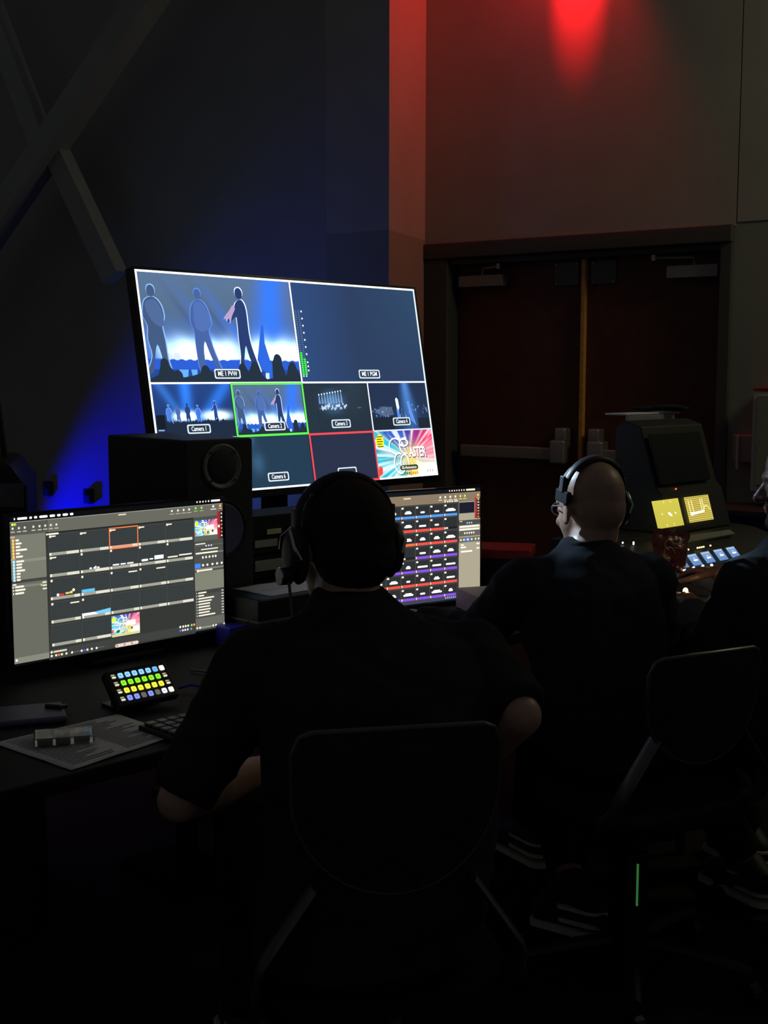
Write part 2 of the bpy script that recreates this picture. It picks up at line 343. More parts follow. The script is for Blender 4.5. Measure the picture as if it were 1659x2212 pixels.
# ------------------------------------------------------------------ screens
class Scr:
    """flat picture of a display: x right 0..1, y down 0..1, colours straight from the display"""
    def __init__(s, w_, h_): s.w, s.h = w_, h_; s.v = []; s.f = []; s.c = []; s.n = 0
    def P(s, x, y, l): return ((x-0.5)*s.w, -0.00012*l, (0.5-y)*s.h)
    def poly(s, pts, col, l=1, g=1.0):
        col = tuple(k*g for k in lin(col)); b = len(s.v)
        for x, y in pts: s.v.append(s.P(x, y, l)); s.c.append(col)
        s.f.append(list(range(b, b+len(pts)))); return s
    def rect(s, x0, y0, x1, y1, col, l=1, g=1.0): return s.poly([(x0, y0), (x1, y0), (x1, y1), (x0, y1)], col, l, g)
    def disc(s, x, y, r, col, l=2, g=1.0, n=10):
        return s.poly([(x+r*math.cos(2*PI*i/n), y+r*s.w/s.h*math.sin(2*PI*i/n)) for i in range(n)], col, l, g)
    def bar(s, x0, y0, x1, y1, col, l=2, g=1.0, rf=1.0):
        """rounded bar"""
        ry = (y1-y0)/2*rf; rx = min(ry*s.h/s.w, (x1-x0)/2); p = []
        for cx, cy, a0 in ((x1-rx, y0+ry, -90), (x1-rx, y1-ry, 0), (x0+rx, y1-ry, 90), (x0+rx, y0+ry, 180)):
            for k in range(3):
                t = math.radians(a0+45*k); p.append((cx+rx*math.cos(t), cy+ry*math.sin(t)))
        return s.poly(p, col, l, g)
    def line(s, pts, wd, col, l=2, g=1.0):
        for (x0, y0), (x1, y1) in zip(pts, pts[1:]):
            X, Y = (x1-x0)*s.w, (y1-y0)*s.h; L = math.hypot(X, Y) or 1
            ox, oy = -Y/L*wd/2*s.h/s.w, X/L*wd/2
            s.poly([(x0+ox, y0+oy), (x1+ox, y1+oy), (x1-ox, y1-oy), (x0-ox, y0-oy)], col, l, g)
        return s
    def frame(s, x0, y0, x1, y1, t, col, l=3, g=1.0):
        tx = t*s.h/s.w
        s.rect(x0, y0, x1, y0+t, col, l, g); s.rect(x0, y1-t, x1, y1, col, l, g)
        s.rect(x0, y0+t, x0+tx, y1-t, col, l, g); s.rect(x1-tx, y0+t, x1, y1-t, col, l, g); return s
    def grid(s, x0, y0, x1, y1, nx, ny, fn, l=0):
        b = len(s.v)
        for j in range(ny+1):
            for i in range(nx+1):
                u, v = i/nx, j/ny
                s.v.append(s.P(x0+(x1-x0)*u, y0+(y1-y0)*v, l)); s.c.append(fn(u, v))
        for j in range(ny):
            for i in range(nx):
                k = b+j*(nx+1)+i; s.f.append([k, k+1, k+nx+2, k+nx+1])
        return s
    def text(s, body, cx, cy, size, col, l=4, g=1.0, bold=0.0, sx=1.0):
        cu = bpy.data.curves.new('lettering', 'FONT'); cu.body = body; cu.size = 1.0; cu.align_x = 'CENTER'; cu.align_y = 'CENTER'
        cu.resolution_u = 2; cu.offset = bold
        o = bpy.data.objects.new('lettering', cu); COL.objects.link(o)
        dg = bpy.context.evaluated_depsgraph_get(); me = o.evaluated_get(dg).to_mesh()
        c = tuple(k*g for k in lin(col)); b = len(s.v)
        for v in me.vertices:
            s.v.append(s.P(cx + v.co.x*size*sx*s.h/s.w, cy - v.co.y*size, l)); s.c.append(c)
        for p in me.polygons: s.f.append([b+i for i in p.vertices])
        o.to_mesh_clear(); bpy.data.objects.remove(o); bpy.data.curves.remove(cu)
        return s
    def build(s, name, parent):
        me = bpy.data.meshes.new(name); me.from_pydata(s.v, [], s.f)
        at = me.color_attributes.new('Picture', 'FLOAT_COLOR', 'POINT')
        fl = []
        for c in s.c: fl += [c[0], c[1], c[2], 1.0]
        at.data.foreach_set('color', fl)
        me.materials.append(M['screen']); me.update()
        bm = bmesh.new(); bm.from_mesh(me)
        for f in bm.faces:
            f.normal_update()
            if f.normal.y > 0: f.normal_flip()
        bm.to_mesh(me); bm.free()
        o = bpy.data.objects.new(name, me); COL.objects.link(o); o.parent = parent
        return o

def mix(a, b, t): t = max(0, min(1, t)); return tuple(x*(1-t)+y*t for x, y in zip(a, b))
def gs(x, m, sg): return math.exp(-((x-m)/sg)**2)
WHT = (235, 240, 250)
def stage_bg(u, v):
    """stage: grey blue haze, light beams fanning up from a row of lamps on the floor line"""
    base = V(lin((84, 108, 138))) * (1.0 - 0.30*v)
    blue = V(lin((50, 115, 235)))
    deep = V(lin((28, 62, 150)))
    c = base.copy()
    # broad saturated beam on the right
    w_ = gs(u, 0.84 - 0.10*(v-0.3), 0.09 + 0.05*v) * (1 if v < .8 else .4)
    c = c.lerp(blue, min(1, 0.95*w_))
    # dark beam between
    # beams running down right from the upper left
    for o_, k in ((0.20, 0.55), (0.02, 0.35)):
        d = (u - (o_ + 0.42*v))
        c = c.lerp(blue*0.95, k*gs(d, 0.16, 0.035)*min(1, v*1.8)*(1 if v < .78 else 0))
        c = c.lerp(deep*0.8, 0.4*gs(d, 0.09, 0.02)*min(1, v*1.8)*(1 if v < .78 else 0))
    c = c.lerp(blue*0.9, 0.55*max(0, min(1, (v-0.35)/0.4))*(1 if v < .78 else 0.75))
    # white bursts above the floor line
    for m_, a_, wd in ((0.16, 1.0, 0.05), (0.30, 2.6, 0.06), (0.45, 2.4, 0.055), (0.52, 2.0, 0.05), (0.74, 3.2, 0.06), (0.86, 3.0, 0.05), (0.97, 2.0, 0.05)):
        if v < 0.775:
            hh = gs(u, m_ + (0.775-v)*(0.25 if m_ > .8 else (-0.35 if m_ < .5 else 0.05)), wd*(0.6+0.9*(v/0.775)))
            vv = 1/(1+math.exp(-(v-0.64)/0.035))
            c += V((0.55, 0.85, 1.0)) * a_ * hh * vv
    if v > 0.775:
        c = c.lerp(V(lin((36, 84, 200))), 0.85)
    if v > 0.88: c = c.lerp(V(lin((30, 56, 110))), 0.7)
    return tuple(c)

def soft(P_, k=3):
    n = len(P_); o = []
    for i in range(n):
        p0, p1, p2, p3 = (V(P_[(i+j-1) % n]) for j in range(4))
        for q in range(k):
            u = q/k; o.append(tuple(.5*((2*p1)+(p2-p0)*u+(2*p0-5*p1+4*p2-p3)*u*u+(3*p1-p0-3*p2+p3)*u**3)))
    return o
def person_shape(s, X, Y, sc, kind, l, dark, rim, R):
    """standing performer, feet at X,Y in cell units"""
    x0, y0, x1, y1 = R
    q = lambda pts: [(x0+(x1-x0)*(X+px*sc/1.5), y0+(y1-y0)*(Y-py*sc)) for px, py in pts]
    if kind == 'a':   # arms low, turned right
        body = [(-.11,.02),(-.05,.16),(-.07,.30),(-.06,.42),(-.09,.50),(-.07,.62),(-.02,.665),(.03,.66),(.075,.60),(.09,.50),(.065,.42),(.075,.30),(.08,.14),(.10,.02),(.05,.02),(.03,.16),(.0,.26),(-.04,.10),(-.06,.02)]
        head = [(.0,.72),.035]
    elif kind == 'b':  # feet wide
        body = [(-.06,.0),(-.075,.18),(-.075,.36),(-.10,.45),(-.085,.58),(-.05,.645),(.0,.67),(.05,.64),(.085,.56),(.10,.44),(.065,.38),(.085,.22),(.14,.04),(.155,.0),(.11,.0),(.05,.16),(.015,.28),(-.005,.18),(-.01,.0)]
        head = [(-.005,.725),.033]
    else:              # arm raised to the mouth
        body = [(-.08,.0),(-.05,.14),(-.05,.30),(-.045,.44),(-.05,.50),(-.10,.46),(-.135,.455),(-.13,.485),(-.07,.545),(-.045,.62),(.0,.66),(.035,.64),(.055,.56),(.055,.36),(.07,.22),(.12,.03),(.12,.0),(.08,.0),(.03,.14),(.01,.24),(-.02,.12),(-.035,.0)]
        head = [(.0,.715),.036]
    hp = [(head[0][0]+head[1]*math.cos(t*PI/6), head[0][1]+head[1]*1.45*math.sin(t*PI/6)) for t in range(12)]
    if rim:
        g = [(a*1.0-0.006 if a < 0 else a+0.010, b+0.004) for a, b in body]
        s.poly(q(soft(g)), rim, l, 1.3); s.poly(q([(a+(.006 if a > 0 else -.004), b+0.01) for a, b in hp]), rim, l, 1.3)
    s.poly(q(soft(body)), dark, l+1); s.poly(q(hp), dark, l+1)

def stage_scene(s, x0, y0, x1, y1, l, nx, ny, g=1.0):
    W, Hh = x1-x0, y1-y0
    s.grid(x0, y0, x1, y1, nx, ny, lambda u, v: tuple(k*g for k in stage_bg(u, v)), l)
    R = (x0, y0, x1, y1)
    X = lambda u: x0+W*u
    Y = lambda v: y0+Hh*v
    # scalloped lamps along the floor line
    for i in range(17):
        u = 0.135+i*0.053
        if 0.55 < u < 0.64: continue
        s.poly([(X(u+0.025*math.cos(t*PI/5)), Y(0.762+0.035*math.sin(t*PI/5))) for t in range(10)], (225, 240, 255), l+1, 1.6 if u > .2 else .8)
    # blue gaps on the floor
    for u, wd in ((0.22, .03), (0.285, .02)):
        s.poly([(X(u-wd), Y(.88)), (X(u+wd), Y(.88)), (X(u+wd*.7), Y(.95)), (X(u-wd*.7), Y(.95))], (90, 150, 240), l+2, 1.2)
    s.poly([(X(.74), Y(.60)), (X(.765), Y(.45)), (X(.78), Y(.45)), (X(.775), Y(.62)), (X(.80), Y(.80)), (X(.83), Y(.90)), (X(.79), Y(.99)), (X(.745), Y(.99)), (X(.755), Y(.90)), (X(.70), Y(.84))], (44, 96, 205), l+2)
    s.poly([(X(.755), Y(.91)), (X(.78), Y(.91)), (X(.775), Y(.985)), (X(.75), Y(.985))], (190, 220, 255), l+3)
    person_shape(s, .075, .93, 1.05, 'a', l+4, (62, 84, 120), (120, 160, 220), R)
    person_shape(s, .365, .89, .98, 'b', l+4, (66, 92, 150), (84, 120, 190), R)
    person_shape(s, .635, .905, 1.05, 'c', l+4, (38, 58, 104), (205, 215, 245), R)
    s.poly([(X(a_), Y(b_)) for a_, b_ in soft([(.515,.40),(.565,.31),(.585,.27),(.60,.30),(.575,.37),(.555,.45),(.55,.40)])], (170, 150, 190), l+6)
    s.poly([(X(a_), Y(b_)) for a_, b_ in soft([(.33,.29),(.365,.25),(.40,.29),(.43,.42),(.41,.50),(.365,.53),(.325,.48)])], (76, 105, 168), l+6)
    s.poly([(X(a_), Y(b_)) for a_, b_ in soft([(.03,.30),(.075,.25),(.11,.28),(.135,.40),(.12,.50),(.06,.44)])], (74, 99, 142), l+6)
    # crowd silhouettes
    crowd = (34, 46, 60)
    p = [(0.0, 1.0), (0.0, .97)]
    for u, hgt in ((.06,.93),(.08,.84),(.105,.80),(.13,.84),(.16,.90),(.20,.955),(.26,.94),(.31,.92),(.36,.88),(.40,.90),(.44,.895),(.50,.93),(.56,.92),(.575,.86),(.60,.84),(.625,.86),(.64,.90),(.655,.85),(.68,.82),(.71,.85),(.73,.93),(.76,.97),(.80,.96),(.81,.80),(.835,.74),(.865,.77),(.885,.86),(.895,.94),(.91,.90),(.92,.84),(.95,.82),(.975,.85),(1.0,.93),(1.0,1.0)): p.append((u, hgt))
    for hx, hy, hr_ in ((.105, .835, .026), (.355, .905, .03), (.60, .875, .026), (.685, .86, .028), (.85, .79, .030), (.95, .86, .027), (.18, .95, .03), (.46, .93, .028)):
        s.poly([(X(hx+hr_*math.cos(k*PI/8)), Y(hy+hr_*2.2*math.sin(k*PI/8))) for k in range(16)], crowd, l+9)
    for (a_, b_), (c1, d1) in zip(p, p[1:]):
        if c1 > a_: s.poly([(X(a_), Y(b_)), (X(c1), Y(d1)), (X(c1), Y(1)), (X(a_), Y(1))], crowd, l+8)

def label(s, body, cx, cy, wd, ht, l=14, size=None):
    s.bar(cx-wd/2, cy-ht/2, cx+wd/2, cy+ht/2, (190, 205, 215), l, 1.2, .4)
    s.bar(cx-wd/2+.004, cy-ht/2+.006, cx+wd/2-.004, cy+ht/2-.006, (40, 52, 66), l+1, 1, .4)
    if body: s.text(body, cx, cy, size or ht*.70, (225, 232, 238), l+2, 1.4, bold=0.008, sx=min(1, wd*s.w/(ht*s.h)*1.9/len(body)))

def easter_bg(u, v):
    """abstract rays of paint around a bright patch"""
    dx, dy = (u-0.55)*1.78, v-0.58
    a_ = math.atan2(dy, dx); r = math.hypot(dx, dy)
    k = noise.noise(V((a_*5.0, 0.3, r*0.6))); k2 = noise.noise(V((a_*14.0, 5.3, r*0.9)))
    if a_ < -2.5 or a_ > 2.6: c = V(lin((40, 190, 210)))
    elif a_ < -1.75: c = V(lin((30, 90, 190)))
    elif a_ < -1.35: c = V(lin((50, 60, 170)))
    elif a_ < -0.95: c = V(lin((150, 40, 140)))
    elif a_ < -0.45: c = V(lin((225, 50, 110)))
    elif a_ < 0.15: c = V(lin((245, 130, 150)))
    elif a_ < 0.9: c = V(lin((240, 225, 190)))
    elif a_ < 2.0: c = V(lin((240, 210, 70)))
    else: c = V(lin((90, 200, 190)))
    c = c.lerp(V((1.0, 1.0, 1.0)), max(0, min(.7, 0.02+1.5*k2)))
    c = c.lerp(V(lin((20, 40, 120))), max(0, min(.6, -1.6*k)))
    c = c.lerp(V(lin((235, 205, 90))), .8*max(0, gs(r, 0, .30)))
    if u > .66 and v > .55: c = c.lerp(V((1.0, 1.0, .8)), min(.85, (v-.55)*2.6))
    return tuple(c)
def easter(s, x0, y0, x1, y1, l, n, big=True, g=1.0):
    s.grid(x0, y0, x1, y1, n, int(n*.62), lambda u, v: tuple(k*g for k in easter_bg(u, v)), l)
    X = lambda u: x0+(x1-x0)*u
    Y = lambda v: y0+(y1-y0)*v
    hw = (y1-y0)
    s.bar(X(.01), Y(.06), X(.15), Y(.36), (245, 220, 30), l+2, 1.2)
    if big:
        for j in range(5): s.rect(X(.03), Y(.10+j*.052), X(.13-.02*(j % 2)), Y(.122+j*.052), (90, 80, 20), l+3)
    def arc(cx, cy, rx, ry, a0, a1): return [(X(cx+rx*math.cos(math.radians(a0+(a1-a0)*t/14))), Y(cy+ry*math.sin(math.radians(a0+(a1-a0)*t/14)))) for t in range(15)]
    t = .030*hw
    for P_ in (arc(.33, .33, .105, .17, 60, 330), arc(.475, .26, .075, .075, -160, 160), arc(.50, .33, .10, .17, 80, 290), arc(.37, .70, .09, .22, -60, -330), arc(.46, .70, .07, .18, 60, -200)):
        s.line([(a_+.0012, b_+.003) for a_, b_ in P_], t*1.4, (30, 70, 120), l+3); s.line(P_, t, (250, 252, 250), l+4, 1.5)
    if big:
        s.text('ASTER', X(.706), Y(.492), .31*hw, (40, 60, 110), l+4, 1, bold=0.045, sx=.62)
        s.text('ASTER', X(.70), Y(.48), .30*hw, (252, 252, 250), l+5, 1.5, bold=0.02, sx=.62)
    else:
        s.rect(X(.52), Y(.36), X(.84), Y(.60), (252, 252, 250), l+5, 1.4)
    s.rect(X(.78), Y(.72), X(.98), Y(.97), (250, 250, 235), l+2, 1.3)
    if big:
        s.bar(X(.36), Y(.745), X(.68), Y(.855), (60, 64, 50), l+6)
        s.text('SS-Announce', X(.52), Y(.80), .085*hw, (240, 240, 230), l+7, 1.2, bold=.01)
        for k in range(9): s.rect(X(.36+k*.035), Y(.90), X(.385+k*.035), Y(.95), (40, 130, 120) if k < 5 else (230, 140, 40), l+3)
        for k in range(3): s.rect(X(.83+k*.045), Y(.87), X(.85+k*.045), Y(.93), (170, 180, 160), l+3)
    else:
        for k in range(7): s.disc(X(.2+random.random()*.6), Y(.55+random.random()*.4), .006, ((60,90,60),(240,220,60),(80,180,200))[k % 3], l+3)
    s.poly([(X(.0), Y(.80)), (X(.03), Y(.72)), (X(.07), Y(.78)), (X(.06), Y(.9)), (X(0), Y(.95))], (235, 70, 60), l+3)

# ---- big multiview display on its stand
tv = empty('multiview_display', (-0.2718, 4.1212, 0), math.radians(45.7), 'large tilted flat display with a grid of stage camera pictures behind the desk', 'display')
TVS = 1.27; TW, TH = .95*TVS, .535*TVS; TVZ = 1.401; TT = math.radians(10.6)
tvp = MB()
TM = Matrix.Translation((0, 0, TVZ)) @ Matrix.Rotation(-TT, 4, 'X')
hs = MB()
BZ = .008
hs.bb((-TW/2-BZ, .004, -TH/2-.022), (TW/2+BZ, .035, TH/2+BZ), TM); hs.bb((-TW*.33, .035, -TH*.3), (TW*.33, .062, TH*.3), TM)
hs.build('housing', M['black'], tv, bevel=.003)
bz = MB()
bz.bb((-TW/2-BZ, -.004, -TH/2-.022), (TW/2+BZ, .004, -TH/2-.0005), TM).bb((-TW/2-BZ, -.004, TH/2+.0005), (TW/2+BZ, .004, TH/2+BZ), TM)
bz.bb((-TW/2-BZ, -.004, -TH/2), (-TW/2-.0005, .004, TH/2), TM).bb((TW/2+.0005, -.004, -TH/2), (TW/2+BZ, .004, TH/2), TM)
bz.build('bezel', M['black_gloss'], tv)
s = Scr(TW, TH)
s.rect(0, 0, 1, 1, (30, 40, 56), 0)
stage_scene(s, .003, .004, .499, .498, 1, 110, 62)
pgm = lambda u, v: tuple(V(lin((44, 70, 116))).lerp(V(lin((42, 58, 88))), min(1, u*2.2)).lerp(V(lin((44, 72, 98))), max(0, min(1, (u-.5)*1.6*(1-v)))))
s.grid(.503, .004, .997, .498, 24, 14, pgm, 1)
label(s, 'ME 1 PVW', .248, .458, .085, .045); label(s, 'ME 1 PGM', .765, .458, .085, .045)
# audio meters
for j in range(31):
    y = .145+j*.0103
    for k in range(2):
        x = .508+k*.0105
        lit = j >= (20 if k == 0 else 23)
        if lit: s.bar(x, y, x+.009, y+.0085, (60, 215, 50), 4, 1.2)
        else: s.rect(x+.001, y+.002, x+.007, y+.0055, (110, 130, 160), 4, .8)
for y in (.15, .185, .22, .255, .29, .325, .36, .40, .42, .44): s.disc(.5325, y, .0028, (215, 225, 230), 4, 1.2)
for x in (.512, .522): s.disc(x, .468, .0026, (215, 225, 230), 4)
# camera 1
def cam1_bg(u, v):
    c = V(lin((34, 62, 120)))*(1.1-.5*v)
    c = c.lerp(V(lin((50, 130, 250))), .9*gs(u, .42, .07)*(1-v*.5)+.6*gs(u-(.95-.5*v), 0, .09))
    c = c.lerp(V(lin((60, 130, 230))), .5*gs(u-(.1+.4*v), 0, .06))
    c += V((.6, .85, 1.0))*(2.4*gs(v, .60, .07)*(gs(u, .33, .08)+gs(u, .78, .14)*1.1+gs(u, .47, .05)))
    if v > .66: c = c.lerp(V(lin((30, 44, 66))), .9)
    return tuple(c)
s.grid(.003, .502, .251, .747, 44, 26, cam1_bg, 1)
for X0, kk, sz, cl in ((.19, 'b', .52, (70, 120, 210)), (.30, 'a', .5, (70, 100, 160)), (.42, 'a', .55, (40, 60, 110)), (.55, 'b', .5, (60, 110, 210)), (.77, 'c', .6, (40, 64, 130))):
    person_shape(s, X0, .78, sz, kk, 2, cl, (150, 190, 240) if kk != 'a' else None, (.003, .502, .251, .747))
for k in range(26):
    x = .006+k*.0095; hh = .03+.02*random.random()
    s.poly([(x-.006, .747), (x-.005, .70-hh*.6), (x, .69-hh*.6), (x+.005, .70-hh*.6), (x+.006, .747)], (30, 42, 62), 9)
s.rect(.010, .64, .036, .70, (22, 28, 36), 11); s.rect(.012, .705, .03, .71, (140, 180, 230), 11)
label(s, 'Camera 1', .135, .706, .073, .042, 13)
# camera 2
stage_scene(s, .257, .506, .496, .743, 1, 50, 28); label(s, 'Camera 2', .385, .706, .073, .042, 13)
# camera 3: far stage under a row of lamps
s.rect(.503, .504, .748, .746, (38, 50, 62), 1)
s.grid(.503, .504, .748, .746, 24, 14, lambda u, v: tuple(V(lin((34, 46, 58)))*(1+.5*gs(u, .75, .2)*(1-v)) + V((.03, .10, .20))*2.0*gs(u, .42, .14)*gs(v, .38, .17)), 1)
for k in range(9):
    x = .558+k*.0105; y = .560-k*.0022; s.disc(x, y, .0022, (225, 235, 245), 3, 1.4)
    s.poly([(x-.001, y), (x+.001, y), (x+.004, y+.045+.002*k), (x-.003, y+.045+.002*k)], (130, 165, 215), 2, .75)
for k in range(34):
    x = .552+random.random()*.105; y = .618+random.gauss(0, .007); s.rect(x, y, x+.003+.002*random.random(), y+.008+.006*random.random(), (165+random.randint(0, 50), 205, 225), 4, 1)
for k in range(12):
    x = .515+random.random()*.20; s.rect(x, .625, x+.003, .631, (90, 105, 120), 3)
label(s, 'Camera 3', .628, .706, .073, .042, 13)
# camera 4: performer under a blue beam
s.grid(.753, .504, .997, .746, 24, 16, lambda u, v: tuple(V(lin((34, 48, 74))) + V((.06, .20, .55))*gs(u-.62, .05*v, .05+.09*v)*(1-.7*v)), 1)
for k in range(60):
    u = random.random(); x = .756+u*.235; y = .615+.05*random.random()+(.0 if u > .6 else .01); y = min(y, .69)
    s.rect(x, y, x+.002+.004*random.random(), y+.004+.012*random.random(), ((70, 100, 150), (110, 150, 210), (60, 80, 110))[k % 3], 3)
s.poly([(.766, .655), (.80, .625), (.84, .63), (.845, .67), (.80, .675)], (80, 96, 124), 2)
s.poly([(.858, .59), (.863, .58), (.869, .59), (.871, .63), (.866, .66), (.86, .63)], (225, 232, 245), 4, 1.3)
s.poly([(.858, .64), (.868, .64), (.872, .70), (.86, .70)], (80, 130, 220), 4)
s.poly([(.905, .60), (.915, .60), (.935, .73), (.915, .70)], (90, 140, 220), 4)
s.rect(.757, .68, .845, .745, (30, 38, 50), 5); s.rect(.945, .69, .997, .745, (30, 38, 50), 5)
label(s, 'Camera 4', .873, .706, .073, .042, 13)
# bottom row: two plain cells, the red framed cell, the slide
s.grid(.003, .754, .249, .996, 4, 4, lambda u, v: lin((36, 56, 74)), 1)
s.grid(.253, .754, .498, .996, 20, 14, lambda u, v: tuple(V(lin((34, 56, 76))) + V(lin((70, 110, 150)))*(.9*gs(u, .1, .09)*gs(v, .05, .12) + .35*gs(u, .24, .08)*gs(v, .5, .2))), 1)
s.rect(.257, .757, .275, .772, (110, 135, 150), 2)
label(s, 'Camera 6', .375, .945, .073, .042, 13)
s.rect(.503, .757, .748, .993, (38, 46, 66), 1); label(s, None, .628, .945, .073, .042, 13)
easter(s, .753, .754, .997, .996, 1, 72)
# grid lines
gl = (205, 215, 225)
s.rect(0, 0, 1, .009, WHT, 20, 1.8); s.rect(0, 0, .006, 1, WHT, 20, 1.5); s.rect(.994, 0, 1, 1, gl, 20, 1.2); s.rect(0, .991, 1, 1, WHT, 20, 1.2)
s.rect(.4985, 0, .5035, .5, WHT, 20, 1.4); s.rect(0, .496, 1, .504, WHT, 20, 1.6)
s.rect(.7485, .5, .7525, .75, WHT, 20, 1.4); s.rect(.7485, .5, 1, .504, gl, 20, 1.2); s.rect(.75, .747, 1, .754, gl, 20, 1.1)
s.rect(0, .747, .25, .753, WHT, 20, 1)
s.frame(.252, .499, .502, .752, .010, (90, 230, 70), 22, 1.1)
s.frame(.500, .748, .751, 1.0, .010, (235, 70, 80), 23, 1.0)
so = s.build('screen', tv); so.matrix_local = TM
stn = MB(); stn.box((0, .14, .62), (.08, .05, 1.2)); stn.box((0, .10, 1.30), (.40, .03, .30)); stn.box((0, .14, .012), (.7, .5, .024))
stn.build('stand', M['black_matte'], tv, bevel=.004)

# ---- computer monitors
def monitor(loc, yaw, zc, tilt, name, lab):
    r = empty(name, (loc[0], loc[1], 0), math.radians(yaw), lab, 'monitor')
    W_, H_ = .597, .336; T = Matrix.Translation((0, 0, zc)) @ Matrix.Rotation(-math.radians(tilt), 4, 'X')
    MB().bb((-W_/2-.006, .002, -H_/2-.018), (W_/2+.006, .02, H_/2+.006), T).bb((-.16, .02, -.12), (.16, .045, .10), T).build('housing', M['black'], r, bevel=.003)
    f = MB(); f.bb((-W_/2-.006, -.002, -H_/2-.018), (W_/2+.006, .002, -H_/2-.0004), T).bb((-W_/2-.006, -.002, H_/2+.0004), (W_/2+.006, .002, H_/2+.006), T)
    f.bb((-W_/2-.006, -.002, -H_/2), (-W_/2-.0004, .002, H_/2), T).bb((W_/2+.0004, -.002, -H_/2), (W_/2+.006, .002, H_/2), T)
    f.build('bezel', M['black_gloss'], r)
    b = MB(); b.box((0, .075, .752), (.20, .17, .012)); b.box((0, .085, .85), (.05, .02, .20)); b.box((0, .06, .93), (.05, .05, .04))
    b.build('stand', M['black_matte'], r, bevel=.003)
    return r, T
def words(s, x, y, n, h, col, l=5, g=1.0, wmin=.006, wmax=.02, gap=.004):
    for i in range(n):
        w_ = random.uniform(wmin, wmax); s.bar(x, y, x+w_, y+h, col, l, g); x += w_+gap
    return x
A_, AT = monitor((-.619, 2.955), 45.9, .946, 0.5, 'computer_monitor', 'computer monitor at the left showing a grid of dark slides with one orange outlined')
s = Scr(.597, .336)
TX = (228, 224, 205)
s.rect(0, 0, 1, 1, (10, 12, 14), 0)
s.rect(0, .035, 1, .125, (96, 96, 88), 1); s.rect(.0, .035, .16, .125, (78, 80, 74), 2); s.rect(0, .036, 1, .040, (150, 150, 138), 3)
# menu bar
x = .018
for w_ in (.006, .042, .012, .014, .036, .024, .016, .024, .016): s.bar(x, .008, x+w_, .024, (240, 235, 235), 3, 1.1); x += w_+.008
x = .862
for w_ in (.007, .008, .007, .006, .008, .05): s.bar(x, .004, x+w_, .019, (235, 232, 225), 3); x += w_+.008
# toolbar
for x, c in ((.012, (220, 225, 90)), (.022, (150, 215, 70))): s.disc(x, .052, .005, c, 5, 1.1)
for x in (.012, .038, .062, .098, .124, .148, .172, .196):
    s.disc(x, .078, .0048, (205, 205, 190), 5); s.bar(x-.009, .098, x+.009, .106, (170, 170, 155), 5)
s.bar(.474, .047, .512, .057, (200, 200, 170), 5)
for x in (.735, .766, .795, .823): s.disc(x, .060, .0048, TX, 5); s.bar(x-.012, .080, x+.012, .086, (165, 165, 150), 5)
for x in (.857, .888): s.disc(x, .056, .0048, (150, 215, 90), 5, 1.1); s.bar(x-.010, .075, x+.010, .081, (120, 190, 80), 5)
s.disc(.950, .054, .0055, TX, 5); s.bar(.935, .072, .966, .078, TX, 5); s.disc(.987, .054, .006, (255, 150, 70), 5, 1.2); s.bar(.978, .072, .997, .078, (240, 150, 90), 5)
# sidebar
s.rect(0, .125, .148, .425, (112, 113, 102), 1); s.rect(0, .425, .148, .445, (60, 62, 58), 2); s.rect(0, .445, .148, .985, (96, 97, 88), 1)
s.rect(0, .945, .148, .985, (124, 124, 112), 2); s.disc(.010, .962, .005, TX, 5)
s.bar(.0, .130, .02, .142, (190, 160, 130), 5)
for k in range(6):
    s.rect(.008, .150+k*.022, .016, .168+k*.022, (255, 190, 90), 5, 1.1); s.rect(.0165, .150+k*.022, .0185, .168+k*.022, (190, 60, 40), 5)
    s.bar(.021, .152+k*.022, .021+(.016, .026, .020, .048, .018, .030)[k], .165+k*.022, TX, 5)
s.rect(0, .289, .148, .308, (128, 128, 116), 2); s.bar(0, .280, .02, .287, (170, 165, 150), 3)
for k in range(7):
    s.rect(.008, .292+k*.0205, .0165, .309+k*.0205, (170, 225, 250), 5, 1.1); s.rect(.017, .292+k*.0205, .0185, .309+k*.0205, (60, 110, 160), 5)
    s.bar(.021, .294+k*.0205, .021+(.034, .026, .025, .037, .018, .017, .018)[k], .307+k*.0205, TX, 5)
s.bar(.004, .448, .02, .458, TX, 5); s.rect(0, .461, .148, .477, (118, 118, 108), 2)
for k in range(3):
    s.bar(.004, .463+k*.022, .009, .476+k*.022, TX, 5); s.bar(.013, .463+k*.022, .013+(.038, .044, .038)[k], .476+k*.022, TX, 5)
    s.bar(.128, .455+k*.022, .147, .464+k*.022, TX, 5)
s.disc(.124, .476, .004, (140, 220, 80), 5)
s.bar(.158, .133, .205, .145, TX, 5); s.disc(.154, .139, .004, TX, 5)
